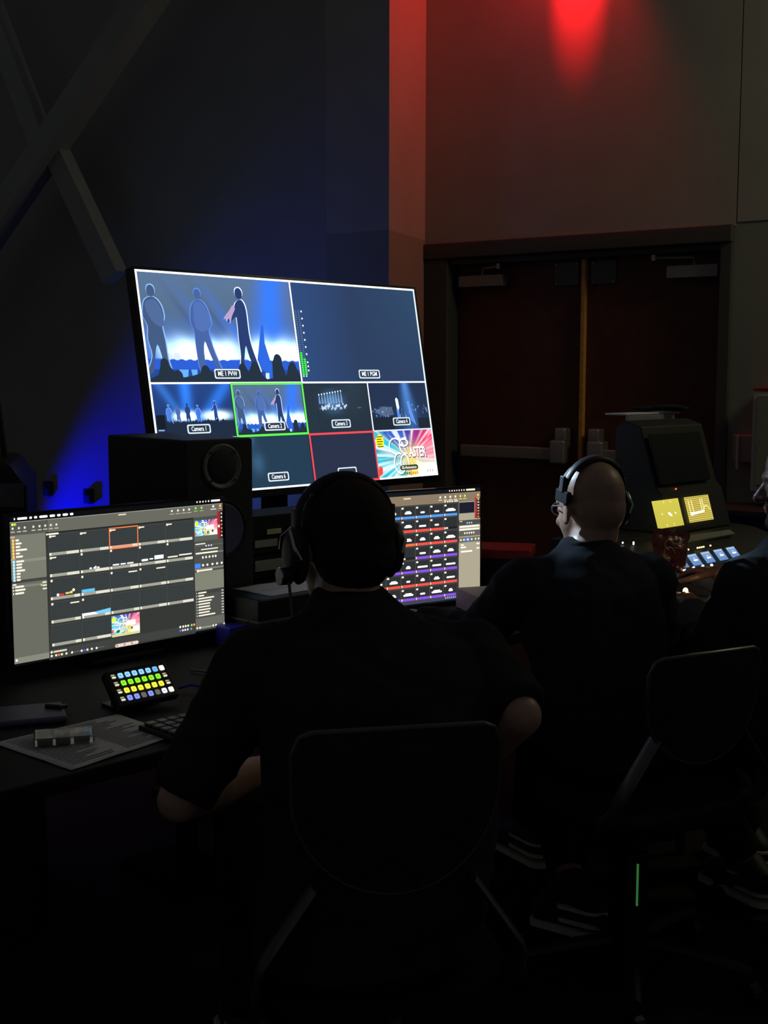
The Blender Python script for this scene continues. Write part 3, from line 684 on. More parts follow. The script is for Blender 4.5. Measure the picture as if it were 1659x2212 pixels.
# slide grid
s.rect(.148, .125, .845, 1, (48, 50, 48), 1); s.rect(.148, .125, .845, .135, (36, 38, 37), 2); s.rect(.148, .93, .845, .99, (58, 60, 57), 2)
xs = (.1615, .2965, .4305, .5675, .7035); xe = (.291, .427, .564, .7, .837)
rows = (.145, .291, .449, .609, .768)
for r_ in range(5):
    for c in range(5):
        if r_ == 4 and c > 2: continue
        x0, x1 = xs[c], xe[c]; y0 = rows[r_]; y1 = y0+.122; y2 = y1+.020
        s.rect(x0-.001, y0-.003, x1+.001, y2+.004, (70, 73, 68), 2)
        if r_ == 4 and c == 2:
            easter(s, x0, y0, x1, y1+.012, 3, 40, False); s.rect(x0, y1+.012, x1, y2+.010, (200, 200, 140), 3); continue
        # checker pattern of a transparent slide
        nx, ny = 26, 15
        def chk(u, v): return lin((38, 42, 44))
        s.rect(x0, y0, x1, y1, (30, 34, 36), 3)
        for j in range(ny):
            for i in range(nx):
                if (i+j) % 2 == 0:
                    a0 = x0+(x1-x0)*i/nx; b0 = y0+(y1-y0)*j/ny
                    s.rect(a0, b0, a0+(x1-x0)/nx, b0+(y1-y0)/ny, (66, 72, 72), 4)
        if r_ == 0 and c == 2:
            s.rect(x0, y1, x1, y2, (205, 150, 125), 4)
        else:
            s.rect(x0, y1, x1, y2, (150, 150, 138), 4)
        s.rect(x0+.001, y1+.001, x0+.009, y2-.001, (225, 222, 205), 5)
        wx = x1-random.choice((.026, .04, .055, .065)); s.rect(wx, y1, x1, y2, (208, 205, 190), 5)
        if (r_, c) in ((0, 0), (0, 1), (0, 2), (0, 3), (0, 4), (1, 0)):
            s.disc(x0+.006, y0+.012, .005, TX, 6); s.bar(x0+.006, y0+.006, x0+.030, y0+.015, TX, 6)
        elif r_ < 4 and (r_, c) != (2, 4) and (r_ < 3 or c < 2): s.disc(x0+.006, y0+.010, .005, TX, 6)
s.frame(.429, .139, .566, .291, .007, (250, 120, 60), 8, 1.1)
words(s, .335, .400, 3, .012, WHT, 7, 1, .01, .018, .006); s.bar(.360, .392, .368, .412, TX, 7)
words(s, .442, .398, 3, .010, WHT, 7, 1, .024, .034, .005)
s.bar(.579, .388, .612, .404, WHT, 7); s.bar(.618, .388, .637, .398, WHT, 7); s.rect(.643, .372, .688, .400, WHT, 7, 1.2)
s.bar(.708, .392, .760, .402, TX, 7); s.bar(.765, .386, .833, .396, TX, 7)
s.disc(.193, .560, .006, WHT, 7); s.bar(.198, .554, .22, .568, (200, 60, 50), 7); s.bar(.225, .550, .245, .562, (225, 200, 110), 7); s.bar(.245, .544, .258, .562, (235, 215, 60), 7); s.disc(.262, .540, .006, WHT, 7)
s.rect(.298, .548, .357, .570, (90, 180, 225), 7)
s.bar(.515, .462, .558, .471, TX, 7); s.bar(.650, .462, .696, .471, TX, 7); s.bar(.245, .623, .286, .632, TX, 7)
s.rect(.2965, .715+.0, .427, .733, (225, 235, 240), 7, 1.1); s.poly([(.352, .715), (.427, .703), (.427, .733), (.37, .733)], (110, 190, 235), 8)
# lower tool rows
s.disc(.158, .948, .005, TX, 5); s.bar(.165, .942, .225, .954, (205, 200, 180), 5)
for x, c in ((.158, TX), (.177, TX), (.189, (255, 120, 50)), (.202, TX), (.222, TX), (.247, TX), (.290, TX), (.303, (90, 70, 220)), (.316, TX), (.336, TX), (.358, TX)): s.bar(x-.005, .966, x+.005, .982, c, 5)
for x0 in (.255, .364): s.rect(x0, .972, x0+.03, .974, (130, 130, 120), 5)
for x, c in ((.765, TX), (.78, TX), (.793, TX), (.806, TX), (.824, (150, 210, 80)), (.837, (255, 160, 50))): s.disc(x, .930, .005, c, 5)
for x, c in ((.765, (80, 110, 240)), (.778, TX), (.79, TX), (.803, TX), (.822, (120, 150, 240))): s.disc(x, .958, .0045, c, 5)
s.rect(.765, .956, .83, .960, (50, 70, 180), 4)
s.bar(.443, .972, .556, .998, (190, 180, 170), 6)
for k in range(9): s.bar(.448+k*.0118, .977, .457+k*.0118, .992, (235, 215, 205) if k % 3 else (220, 120, 110), 7)
# right column
s.rect(.845, .125, 1, .985, (70, 72, 68), 1)
easter(s, .851, .150, .970, .268, 2, 36, False)
s.rect(.970, .095, .985, .300, (150, 40, 45), 3); s.rect(.985, .095, 1, .300, (24, 24, 26), 3)
for k in range(7): s.bar(.988, .105+k*.028, .997, .121+k*.028, (235, 110, 80) if 2 < k < 6 else (200, 200, 190), 5)
s.disc(.978, .208, .006, WHT, 5); s.rect(.849, .268, .97, .306, (88, 90, 84), 2)
s.bar(.852, .324, .905, .332, TX, 5); s.rect(.915, .338, .93, .352, (50, 70, 170), 4)
for x in (.908, .922, .936): s.bar(x-.004, .340, x+.004, .352, TX, 5)
s.bar(.880, .368, .972, .376, TX, 5); s.bar(.852, .392, .970, .404, TX, 5); s.rect(.97, .398, 1, .402, (160, 160, 150), 5)
for x in (.89, .907, .925, .943, .958): s.bar(x-.005, .422, x+.005, .442, TX, 5)
s.rect(.849, .340, 1, .344, (96, 98, 92), 2)
s.rect(.847, .475, .877, .508, (60, 120, 225), 5, 1.1)
for x in (.89, .913, .94, .965, .99): s.bar(x-.006, .482, x+.006, .5, TX, 5)
s.rect(.847, .512, 1, .525, (120, 120, 108), 3); s.bar(.865, .524, .94, .536, TX, 5); s.disc(.862, .530, .006, TX, 5)
s.rect(.847, .54, 1, .680, (118, 120, 105), 3); s.rect(.847, .680, 1, .71, (58, 60, 57), 3)
for k in range(9):
    y = .693+k*.0215; s.bar(.852, y, .856, y+.011, TX, 5); s.bar(.861, y, .861+(.045, .032, .085, .072, .064, .062, .066, .06, .09)[k], y+.011, TX, 5); s.bar(.985, y+.004, .998, y+.013, (190, 190, 175), 5)
s.rect(.847, .89, 1, .952, (96, 97, 90), 3); s.rect(.86, .955, .93, .972, (130, 130, 120), 3)
for x in (.853, .868, .938, .953, .998): s.disc(x, .962, .005, TX, 5)
so = s.build('screen', A_); so.matrix_local = AT

B_, BT = monitor((.047, 3.589), 35, .922, 0.6, 'computer_monitor', 'computer monitor behind the seated man in charcoal showing coloured song slides')
s = Scr(.597, .336)
s.rect(0, 0, 1, 1, (20, 22, 26), 0); s.rect(0, .035, 1, .118, (128, 112, 92), 1)
x = .018
for w_ in (.006, .042, .012, .014, .036, .024): s.bar(x, .008, x+w_, .024, (240, 235, 235), 3); x += w_+.008
x = .80
for w_ in (.007, .008, .007, .006, .008, .007, .008, .06): s.bar(x, .006, x+w_, .022, (240, 225, 200), 3); x += w_+.008
s.rect(0, .118, .148, .985, (120, 118, 105), 1); s.bar(.52, .052, .565, .064, (215, 200, 170), 4)
for x, c in ((.745, TX), (.776, TX), (.808, TX), (.840, TX), (.872, (200, 215, 110)), (.900, (200, 215, 110)), (.985, (250, 190, 110))): s.disc(x, .066, .006, c, 4); s.bar(x-.011, .088, x+.011, .094, c, 4)
for x in (.775, .792, .806, .82, .838, .85): s.disc(x, .106, .005, TX, 4)
s.rect(.148, .118, .858, .985, (52, 53, 54), 1)
CX = [.156+k*.0875 for k in range(8)]
barc = {0: ['b']*8, 1: ['r', 'r', 'r', 'r', 'r', 'r', 'r', 'k'], 2: ['b', 'b', 'b', 'b', 'o', 'r', 'r', 'r'], 3: ['r', 'r', 'r', 'r', 'k', 'p', 'p', 'p'],
        4: ['p']*8, 5: ['r']*8, 6: ['r', 'r', 'p', 'p', 'p', 'p', 'p', 'p']}
cc = {'b': (70, 140, 220), 'r': (235, 72, 62), 'o': (240, 100, 50), 'p': (125, 70, 215), 'k': (26, 28, 32)}
for r_ in range(7):
    y0 = .127+r_*.1195; yb = y0+.086
    for c in range(8):
        x0 = CX[c]; x1 = x0+.083
        s.rect(x0-.001, y0, x1+.001, yb+.026, (78, 78, 76), 2); s.rect(x0, y0+.002, x1, yb, (42, 44, 46), 3)
        s.rect(x0, yb, x1, yb+.021, cc[barc[r_][c]], 3, 1.1); s.rect(x0, yb, x0+.007, yb+.021, (240, 190, 170), 4)
        s.bar(x0+.001, y0+.006, x0+.016, y0+.022, TX, 5)
        if (r_, c) in ((1, 7), (3, 4)): s.bar(x0+.008, yb+.002, x0+.026, yb+.016, TX, 5); continue
        w_ = random.uniform(.022, .065); m_ = x0+.042
        s.bar(m_-w_/2, y0+.050, m_+w_/2, y0+.066, (250, 246, 235), 5, 1.2)
        if random.random() < .55: s.bar(m_-w_/3, y0+.040, m_+w_/3, y0+.054, (250, 246, 235), 5, 1.2)
s.rect(.148, .955, .858, .985, (60, 62, 80), 4)
for k in range(6): s.bar(.775+k*.013, .958, .783+k*.013, .975, (170, 170, 240), 5)
s.rect(.862, .118, 1, .985, (160, 152, 132), 1); s.rect(.864, .125, .962, .222, (26, 28, 42), 3); s.rect(.964, .085, .978, .275, (165, 50, 50), 3); s.rect(.978, .085, 1, .275, (40, 38, 36), 3)
for k in range(7): s.bar(.982, .098+k*.026, .993, .112+k*.026, (240, 130, 90) if k > 3 else (210, 200, 180), 5)
s.rect(.862, .285, 1, .33, (70, 70, 66), 3); s.bar(.868, .292, .885, .298, TX, 5)
for x in (.916, .93, .944): s.bar(x-.005, .305, x+.005, .318, (170, 190, 240), 5)
s.bar(.866, .336, .994, .350, (250, 245, 225), 5); s.bar(.866, .362, .994, .376, (250, 245, 225), 5)
s.rect(.862, .38, 1, .43, (92, 90, 82), 3)
for x in (.90, .915, .93, .944, .958): s.bar(x-.005, .392, x+.005, .412, TX, 5)
s.rect(.862, .44, 1, .485, (100, 98, 90), 3)
for x in (.875, .895, .92, .945, .97, .99): s.bar(x-.006, .452, x+.006, .470, TX, 5)
s.rect(.905, .446, .932, .476, (70, 120, 225), 4)
for y, w_ in ((.50, .02), (.522, .035), (.56, .075)): s.bar(.874, y, .874+w_, y+.014, (250, 245, 225), 5)
for y in (.50, .54): s.bar(.976, y, .996, y+.012, (250, 245, 225), 5)
so = s.build('screen', B_); so.matrix_local = BT

# ------------------------------------------------------------------ tables
def uv(u, v): return V(((u-v)*.70711, (u+v)*.70711, 0))
A45 = PI/4
def table(u0, u1, v0, v1, lab, z=.74):
    o = uv((u0+u1)/2, (v0+v1)/2); r = empty('work_table', o, A45, lab, 'table', )
    W_, D_ = (u1-u0)/2, (v1-v0)/2
    MB().bb((-W_, -D_, z-.03), (W_, D_, z)).build('tabletop', M['table'], r, bevel=.004)
    MB().bb((-W_+.03, -D_+.05, .12), (W_-.03, -D_+.06, z-.03)).build('modesty_cloth', M['black_matte'], r) if False else None
    for sx in (-1, 1):
        for sy in (-1, 1):
            MB().cyl((sx*(W_-.06), sy*(D_-.06), 0), (sx*(W_-.06), sy*(D_-.06), z-.03), .018, n=12).build('leg', M['black'], r)
    return r
table(.55, 2.08, 1.87, 2.63, 'black work table at the left carrying the slide monitor and papers')
table(2.10, 3.225, 2.08, 2.90, 'black work table in the middle carrying the song slide monitor')

# ------------------------------------------------------------------ loudspeaker on stand (left)
sp = empty('studio_loudspeaker', (-.469*1.09+.213/2*.745-.19*.669+.0, 2.95*1.09+.213/2*.669+.19*.745, 0), math.radians(42), 'large black studio loudspeaker standing behind the left monitor', 'loudspeaker')
SW, SD, SZ0, SZ1 = .213, .40, .80, 1.259
MB().bb((-SW/2, -.19, SZ0), (SW/2, -.19+SD, SZ1)).build('cabinet', M['speaker'], sp, bevel=.007)
FT = Matrix.Translation((0, -.191, 0)) @ Matrix.Rotation(PI/2, 4, 'X')
def front(x, z, prof, nm, m, par):
    return MB().lathe(prof, 40, Matrix.Translation((x, -.1905, z)) @ Matrix.Rotation(PI/2, 4, 'X')).build(nm, m, par, smooth=True)
tw = front(.004, 1.187, [(.060, 0), (.060, .004), (.056, .006), (.052, .004), (.046, .0015), (.0, .001)], 'tweeter_waveguide', M['speaker_ring'], sp)
front(.004, 1.187, [(.047, .0012), (.045, .0035), (.030, .006), (.014, .0085), (0.0, .0095)], 'tweeter', M['speaker'], tw)
for k in range(4):
    t = PI/4+k*PI/2; MB().cyl((.004+.053*math.cos(t), -.1965, 1.187+.053*math.sin(t)), (.004+.053*math.cos(t), -.1985, 1.187+.053*math.sin(t)), .0035, n=8).build('screw', M['black'], tw)
wf = front(.0, 1.02, [(.082, 0), (.082, .005), (.076, .006), (.072, .003)], 'woofer_surround', M['black'], sp)
front(.0, 1.02, [(.0715, .002), (.066, .0065), (.045, .004), (.02, .004), (.0, .008)], 'woofer_cone', M['cone'], wf)
sst = empty('speaker_stand', sp.location, sp.rotation_euler.z, 'black floor stand carrying the studio loudspeaker', 'stand')
MB().bb((-.10, -.16, .78), (.10, .18, .80)).build('top_plate', M['black'], sst, bevel=.003)
MB().cyl((0, 0, .03), (0, 0, .78), .03).build('pole', M['black'], sst)
MB().bb((-.11, -.12, 0), (.11, .18, .03)).build('base', M['chair_seat'], sst, bevel=.004)

# tall equipment rack far left with antenna
rk = empty('equipment_rack', (-1.035, 3.25, 0), math.radians(12), 'tall black equipment rack with cut corner at the left edge behind the monitor', 'equipment rack')
MB().prism([(-.22, .0), (.112, 0), (.112, 1.15), (.075, 1.205), (.055, 1.213), (-.22, 1.213)], -.2, .2, Matrix.Rotation(PI/2, 4, 'X')).build('cabinet', M['black'], rk, bevel=.004)
MB().box((.07, -.205, 1.13), (.07, .006, .06)).box((-.06, -.205, 1.13), (.12, .006, .06)).build('face_label', M['plastic_grey'], rk)
for z in (1.06, 1.0, .94): MB().bb((-.2, -.208, z), (.1, -.2, z+.045)).build('rack_panel', M['black_matte'], rk, bevel=.002)
MB().tube([(.045, 0, 1.213), (.035, .0, 1.33), (.02, 0, 1.47)], .008).build('antenna', M['black'], rk)

# ------------------------------------------------------------------ desk things, left
# shortcut key panel
sd = empty('shortcut_key_panel', (-.4985, 2.53, 0), math.radians(43.8), 'tilted black key panel with rows of blue, green and yellow lit keys', 'keypad')
ST = Matrix.Translation((0, 0, .7935)) @ Matrix.Rotation(-math.radians(41), 4, 'X')
MB().bb((-.0745, .001, -.043), (.0745, .022, .043), ST).build('body', M['black'], sd, bevel=.005)
MB().bb((-.055, .022, -.036), (.055, .030, .0), ST).bb((-.055, .02, .741), (.055, .075, .748)).bb((-.05, .035, .741), (.05, .045, .80)).build('stand', M['black'], sd, bevel=.002)
kc = [['m', 'b', 'b', 'b', 'b', 'b', 'c', 'w'], ['m', 'g', 'g', 'g', 'g', 'g', 'g', 'm'], ['m', 'y', 'y', 'y', 'y', 'y', 'y', 'm'], ['m', 'v', 'v', 'd', 'v', 'd', 'l', 'w']]
kcol = {'b': (130, 190, 245), 'c': (105, 165, 245), 'w': (250, 245, 230), 'g': (130, 220, 40), 'y': (235, 235, 60), 'v': (120, 135, 240), 'd': (90, 88, 80), 'l': (215, 220, 240), 'm': (120, 118, 95)}
for j in range(4):
    for i in range(8):
        k = Scr(.0118, .0118); cx = -.0583+i*.01666; cz = .0262-j*.01746
        c = kc[j][i]
        k.bar(0, 0, 1, 1, kcol[c] if c != 'm' else (50, 50, 42), 0, 1.15, .45)
        if c in 'bgyvcl': k.bar(.25, .35, .7, .65, tuple(int(q*.8) for q in kcol[c]), 1)
        if c == 'm': k.bar(.05, .1, .8, .35, (170, 165, 100), 1); k.bar(.1, .5, .95, .85, (215, 215, 205), 1)
        o = k.build('lit_key', sd); o.matrix_local = ST @ Matrix.Translation((cx, -.0005, cz))
# printed sheets
def sheet(name, pts, z, lab, m='paper', lines=None, curl=0.0):
    cen = sum((V(p) for p in pts), V((0, 0)))/4
    r = empty(name, (cen.x, cen.y, z), 0, lab, 'paper')
    mb = MB(); n = 12; q = [V(p)-cen for p in pts]
    vs = []
    for j in range(n+1):
        for i in range(n+1):
            u, v = i/n, j/n; p = q[0].lerp(q[1], u).lerp(q[3].lerp(q[2], u), v)
            vs.append((p.x, p.y, .0012 + curl*max(0, abs(u-.5)*2-.5)**2 + .0012*noise.noise(V((u*4, v*4, 1)))))
    fs = [(j*(n+1)+i, j*(n+1)+i+1, (j+1)*(n+1)+i+1, (j+1)*(n+1)+i) for j in range(n) for i in range(n)]
    top = MB().add(vs, fs).build('page', M[m], r, smooth=True)
    sm = top.modifiers.new('thickness', 'SOLIDIFY'); sm.thickness = .0008
    if lines:
        ln = MB()
        for (v0, u0, u1) in lines:
            a_ = lambda u, v: q[0].lerp(q[1], u).lerp(q[3].lerp(q[2], u), v)
            p0, p1, p2, p3 = a_(u0, v0), a_(u1, v0), a_(u1, v0+.012), a_(u0, v0+.012)
            hh = .0036+curl*.2
            ln.add([(p.x, p.y, hh) for p in (p0, p1, p2, p3)], [(0, 1, 2, 3)])
        ln.build('printed_lines', M['paper_ink'], r)
    return r
LN = []
for k in range(20):
    v = .06+k*.045
    LN.append((v, .06, random.uniform(.25, .46))); LN.append((v, .54, random.uniform(.7, .94)))
sheet('printed_sheets', [(-.730, 2.277), (-.540, 2.478), (-.392, 2.335), (-.545, 2.118)], .7405, 'printed paper sheets lying at the left table front edge', lines=LN)
cb = empty('clear_plastic_box', (-.600, 2.285, .7455), math.radians(15), 'flat clear plastic box lying on the printed sheets', 'box')
MB().bb((-.055, -.035, 0), (.055, .035, .015)).build('shell', M['clear'], cb, bevel=.004)
MB().bb((-.048, -.028, .002), (-.02, .028, .013)).bb((-.015, -.028, .002), (.012, .01, .012)).bb((.018, -.02, .002), (.047, .028, .010)).build('contents', M['plastic_grey'], cb, bevel=.002)
tb = empty('dark_case', (-.735, 2.44, .7405), math.radians(20), 'flat dark tablet case at the left table edge behind the papers', 'tablet case')
MB().bb((-.10, -.055, 0), (.095, .065, .014)).build('body', M['navy_tablet'], tb, bevel=.005)
MB().tube([(.06, .02, .018), (.085, .0, .018), (.10, .03, .012)], .005).build('strap', M['black'], tb)
kb = empty('keyboard', (-.335, 2.42, .7405), math.radians(45), 'dark keyboard lying in front of the man in charcoal', 'keyboard')
MB().bb((-.14, -.055, 0), (.15, .06, .012)).build('base', M['black'], kb, bevel=.003)
for j in range(4):
    for i in range(11):
        MB().box((-.122+i*.025, -.038+j*.026, .015), (.021, .021, .006)).build('key', M['plastic_grey'], kb, bevel=.002)
cab = MB()
cab.tube([(-.447, 2.66, .75), (-.42, 2.67, .755), (-.39, 2.66, .752), (-.355, 2.64, .748), (-.30, 2.60, .746)], .0035)
tag(cab.build('blue_cable', M['blue_cable']), 'blue cable on the table right of the lit key panel', 'cable')
for i, (pts, lb) in enumerate((([(-.45, 2.85, .745), (-.40, 2.82, .747), (-.36, 2.83, .75), (-.33, 2.78, .745), (-.36, 2.72, .745)], 'thin black cable looping under the left monitor'),
                            ([(-.40, 2.60, .745), (-.36, 2.57, .748), (-.31, 2.57, .745), (-.25, 2.58, .745)], 'thin black cable lying behind the dark keyboard'))):
    tag(MB().tube(pts, .0028).build('cable', M['plastic_grey']), lb, 'cable')
bx = empty('blue_patch_box', (-.385, 3.15, .7405), A45, 'small blue box beside the left monitor foot', 'box')
MB().bb((-.035, -.03, 0), (.035, .03, .05)).build('body', M['blue_cable'], bx, bevel=.003)  # added body, blue light of the patch put into its colour
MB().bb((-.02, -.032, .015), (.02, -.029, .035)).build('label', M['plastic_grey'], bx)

# case with papers between the monitors, rack gear behind
cs = empty('black_case', uv(2.135, 2.52), A45, 'low black equipment case between the two monitors', 'case')
MB().bb((-.16, -.10, .7405), (.13, .10, .862)).build('shell', M['black'], cs, bevel=.006)
MB().bb((-.163, -.103, .80), (.133, .103, .806)).build('lid_seam', M['plastic_grey'], cs, bevel=.001)
MB().bb((-.02, -.112, .80), (.03, -.102, .825)).build('latch', M['closer'], cs, bevel=.002)
sheet('white_papers', [tuple(uv(2.03, 2.44)[:2]), tuple(uv(2.25, 2.44)[:2]), tuple(uv(2.25, 2.60)[:2]), tuple(uv(2.03, 2.60)[:2])], .8625, 'white papers lying on the low black case', lines=[(.4, .1, .5)])
gr = empty('rack_gear', uv(2.42, 2.80), A45, 'black rack mounted gear with grey labels behind the man in charcoal', 'rack gear')
MB().bb((-.22, -.07, .7405), (.17, .08, 1.03)).build('chassis', M['black_matte'], gr, bevel=.004)
for z0, z1, x0, x1, mm in ((.975, .990, -.163, -.110, 'yellow_label'), (.940, .961, -.208, -.125, 'grey_label'), (.940, .961, -.090, -.02, 'grey_label'), (.872, .903, -.208, .0, 'grey_label')):
    MB().bb((x0, -.074, z0), (x1, -.070, z1)).build('label', M[mm], gr, bevel=.001)
for z in (.80, .85, .92): MB().bb((-.215, -.073, z), (.165, -.070, z+.004)).build('panel_gap', M['black_gloss'], gr)
lp = MB().tube([tuple(uv(1.97, 2.46)+V((0, 0, .80))), tuple(uv(2.0, 2.5)+V((0, 0, .815))), tuple(uv(2.06, 2.52)+V((0, 0, .845)))], .004)
tag(lp.build('metal_rod', M['alu']), 'thin bent metal rod leaning at the low black case', 'rod')

# right part of middle table: red topped box and grey tray
rb = empty('red_topped_box', (.40, 3.92, 0), math.radians(-12), 'red topped black electronic box right of the song slide monitor', 'electronic box')
MB().bb((-.125, -.07, .7405), (.07, .09, .855)).build('body', M['black'], rb, bevel=.004)
MB().bb((-.13, -.075, .857), (.072, .095, .888)).build('lid', M['red_plastic'], rb, bevel=.005)
MB().cyl((.045, -.071, .843), (.045, -.075, .843), .0045, n=10).build('status_light', M['led_green'], rb)
MB().tube([(.05, -.085, .838), (.066, -.095, .83), (.056, -.095, .81), (.062, -.095, .795), (.03, -.09, .785)], .0028).build('wire_loop', M['led_orange'], rb)
ty = empty('grey_binder', (.30, 3.60, 0), math.radians(20), 'grey binder lying right of the song slide monitor', 'binder')
MB().bb((-.06, -.09, .7405), (.125, .09, .80)).build('cover', M['cover_sheet'], ty, bevel=.004)
MB().bb((-.056, -.088, .75), (.127, .086, .79)).build('pages', M['paper'], ty)

# ------------------------------------------------------------------ console
co = empty('lighting_console', uv(3.64, 2.2), A45, 'black console with tilted dark display and two yellow screens', 'console')
prof = [(-.42, .72), (-.42, .775), (-.235, .812), (-.165, .812), (-.110, .868), (-.02, .895), (.035, .90), (.078, 1.035), (.10, 1.055), (.165, 1.255), (.23, 1.275), (.27, 1.25), (.27, .72)]
TY = Matrix(((0, 0, 1, 0), (1, 0, 0, 0), (0, 1, 0, 0), (0, 0, 0, 1)))
MB().prism(prof[:7]+[(.27, .90), (.27, .72)], -.40, .40, TY).build('desk_body', M['console'], co, bevel=.004)
MB().prism([(.036, .901), (.078, 1.035), (.10, 1.055), (.165, 1.255), (.23, 1.275), (.268, 1.25), (.268, .901)], -.055, .335, TY).build('display_hood', M['console'], co, bevel=.006)
for sx in (-1, 1): MB().bb((sx*.36-.02, -.2, 0), (sx*.36+.02, .25, .72)).build('leg', M['black'], co, bevel=.004)
MB().bb((-.34, -.02, .05), (.34, .02, .12)).build('crossbar', M['black'], co)
def onslope(name, w_, h_, u, v, z, tilt, fn, par, m=None, th=.004):
    """panel lying on a sloping face; u,v,z are its centre in desk axes"""
    T = Matrix.Translation((u-3.64, v-2.2, z)) @ Matrix.Rotation(-math.radians(tilt), 4, 'X')
    if m is not None:
        return MB().bb((-w_/2, -th, -h_/2), (w_/2, th, h_/2), T).build(name, m, par, bevel=.002)
    s_ = Scr(w_, h_); fn(s_); o = s_.build(name, par); o.matrix_local = T; return o
onslope('dark_display', .32, .175, 3.752, 2.315, 1.147, 17, None, co, M['console_screen_off'])
def yel1(s):
    s.grid(0, 0, 1, 1, 6, 6, lambda u, v: tuple(V(lin((190, 180, 72)))*(1.05-.12*v)), 0)
    for x, y, r in ((.28, .5, .02), (.78, .52, .025)): s.disc(x, y, r, (250, 245, 190), 2)
    s.poly([(.5, .48), (.56, .46), (.63, .55), (.64, .62), (.57, .6), (.51, .54)], (250, 250, 220), 2, 1.3)
    for x in (.42, .68): s.rect(x, .03, x+.02, .13, (235, 225, 120), 2); s.rect(x-.06, .86, x-.04, .97, (235, 225, 120), 2)
def yel2(s):
    s.rect(0, 0, 1, 1, (205, 188, 88), 0)
    for k in range(13): s.rect(.02, .03+k*.076, .98, .055+k*.076, (112, 98, 36), 1)
    for x in (.12, .24, .60, .68): s.rect(x, .12, x+.03, .62, (245, 232, 160), 2)
    s.poly([(.10, .62), (.66, .58), (.70, .66), (.12, .74)], (250, 246, 220), 3, 1.2)
    s.line([(.66, .62), (.76, .42), (.86, .44), (.95, .6)], .03, (245, 240, 190), 3)
q1 = (.949*4.15/4.15, 4.15); 
def toUV(x, y): return ((x+y)*.70711, (y-x)*.70711)
u1, v1 = toUV(.949, 4.15); u2, v2 = toUV(1.077, 4.25)
k1 = 2.222/v1
# scale both screens about the camera so they lie on the sloping face
def onray(x, y, z, k): return (x*k, y*k, CAM_H+(z-CAM_H)*k)
kk = .995
x, y, z = onray(.949, 4.15, .969, kk*1.0); u1, v1 = toUV(x, y)
onslope('status_screen', .161*kk, .094*kk, u1, v1, z, 17.2, yel1, co)
x, y, z = onray(1.077, 4.25, .975, (v1/toUV(1.077, 4.25)[1])); u2, v2 = toUV(x, y)
onslope('list_screen', .155, .088, u2, v2, z, 17.2, yel2, co)
x, y, z = onray(1.029, 4.1, .909, 1.0); um, vm = toUV(x, y)
onslope('fader_strip', .30, .026, um+.035, vm-.03, .8985, 62, None, co, M['meter_strip'])
def blue(s):
    s.grid(0, 0, 1, 1, 3, 3, lambda u, v: tuple(V(lin((120, 150, 185))).lerp(V(lin((90, 125, 180))), v)), 0)
    s.bar(.34, .48, .80, .62, (240, 245, 250), 2, 1.2); s.bar(.42, .34, .66, .40, (205, 215, 225), 2)
    for k in range(4): s.bar(.08+k*.22, .06, .22+k*.22, .16, (190, 210, 240), 2)
for k in range(5):
    x, y, z = .98, 3.9, .849
    uu, vv = toUV(x, y); onslope('encoder_screen', .053, .0425, uu+(k-1)*.0792, vv, z+.001, 42, blue, co)
    for j in range((1, 3, 4, 1, 0)[k]):
        MB().ell((uu+(k-1)*.0792-3.64-.02+j*.0125, vv-2.2+.027, z+.030), (.0032,)*3, n=8).build('indicator_light', M['led_yellow'], co)
for k in range(10):
    uu, vv = toUV(.93, 3.82); MB().ell((uu-3.64-.02+k*.018, vv-2.2-.01+.012*math.sin(k*2.1), .832), (.0045, .0045, .003), n=8).build('button_light', M['led_white'], co)
MB().ell((.03+.01, .082, 1.045), (.0035,)*3, n=8).build('power_light', M['led_red'], co)
for (uo, vo) in ((-.36, .02), (-.33, .0), (-.36, -.02)): MB().ell((uo, vo, .905), (.003,)*3, n=8).build('indicator_light', M['led_white'], co)
for k in range(12): MB().cyl((-.3+k*.05, -.30, .80), (-.3+k*.05, -.30, .815), .009, .007, 12).build('rotary_knob', M['plastic_grey'], co)
fp = empty('white_folder', (.965, 4.50, 0), A45, 'grey white folder standing behind the top of the console display', 'folder')
MB().bb((-.155, 0, .90), (.145, .012, 1.286)).build('cover', M['cover_sheet'], fp, bevel=.002)
MB().bb((-.154, .012, 1.287), (.20, .10, 1.293)).build('inner_sheets', M['paper'], fp, bevel=.002)
hk = MB()
for p in ((0, .0, -.004), (.05, .03, -.004), (-.05, .02, -.004), (.02, -.02, .002)): hk.ell(p, (.06, .035, .010), n=14)
hk = hk.build('black_cloth', M['black_matte'], smooth=True); hk.location = V((1.02, 4.60, 1.310)); tag(hk, 'crumpled black cloth lying on top of the console', 'cloth')
bd = empty('grey_board', uv(3.71, 2.385), A45, 'pale grey board leaning on the left side of the console display', 'board')
MB().bb((-.002, .02, .93), (.006, .12, 1.20), Matrix.Translation((0, 0, 0))).build('panel', M['cover_sheet'], bd, bevel=.002)
# small warm work light by the operator's hand
wl = empty('work_light', (.868, 3.55, .80), 0, 'small warm glowing work light beside the console operators hand', 'lamp')
MB().cyl((0, 0, -.012), (0, 0, .004), .016, n=16).build('base', M['black'], wl)
MB().ell((0, 0, .010), (.008, .008, .011), n=12).build('bulb', M['bulb_warm'], wl, smooth=True)
light('work_light_glow', 'POINT', (.862, 3.53, .845), .12, (1.0, .6, .3), shadow_soft_size=.01)
# rest for the light: shelf extension of the console
tr_ = empty('console_shelf', uv(3.02, 1.93), A45, 'narrow black shelf in front of the console', 'shelf')
MB().bb((-.10, -.13, .75), (.205, .12, .786)).build('board', M['black'], tr_, bevel=.003)
for sx in (-.06, .17): MB().cyl((sx, 0, 0), (sx, 0, .75), .015, n=10).build('leg', M['black'], tr_)

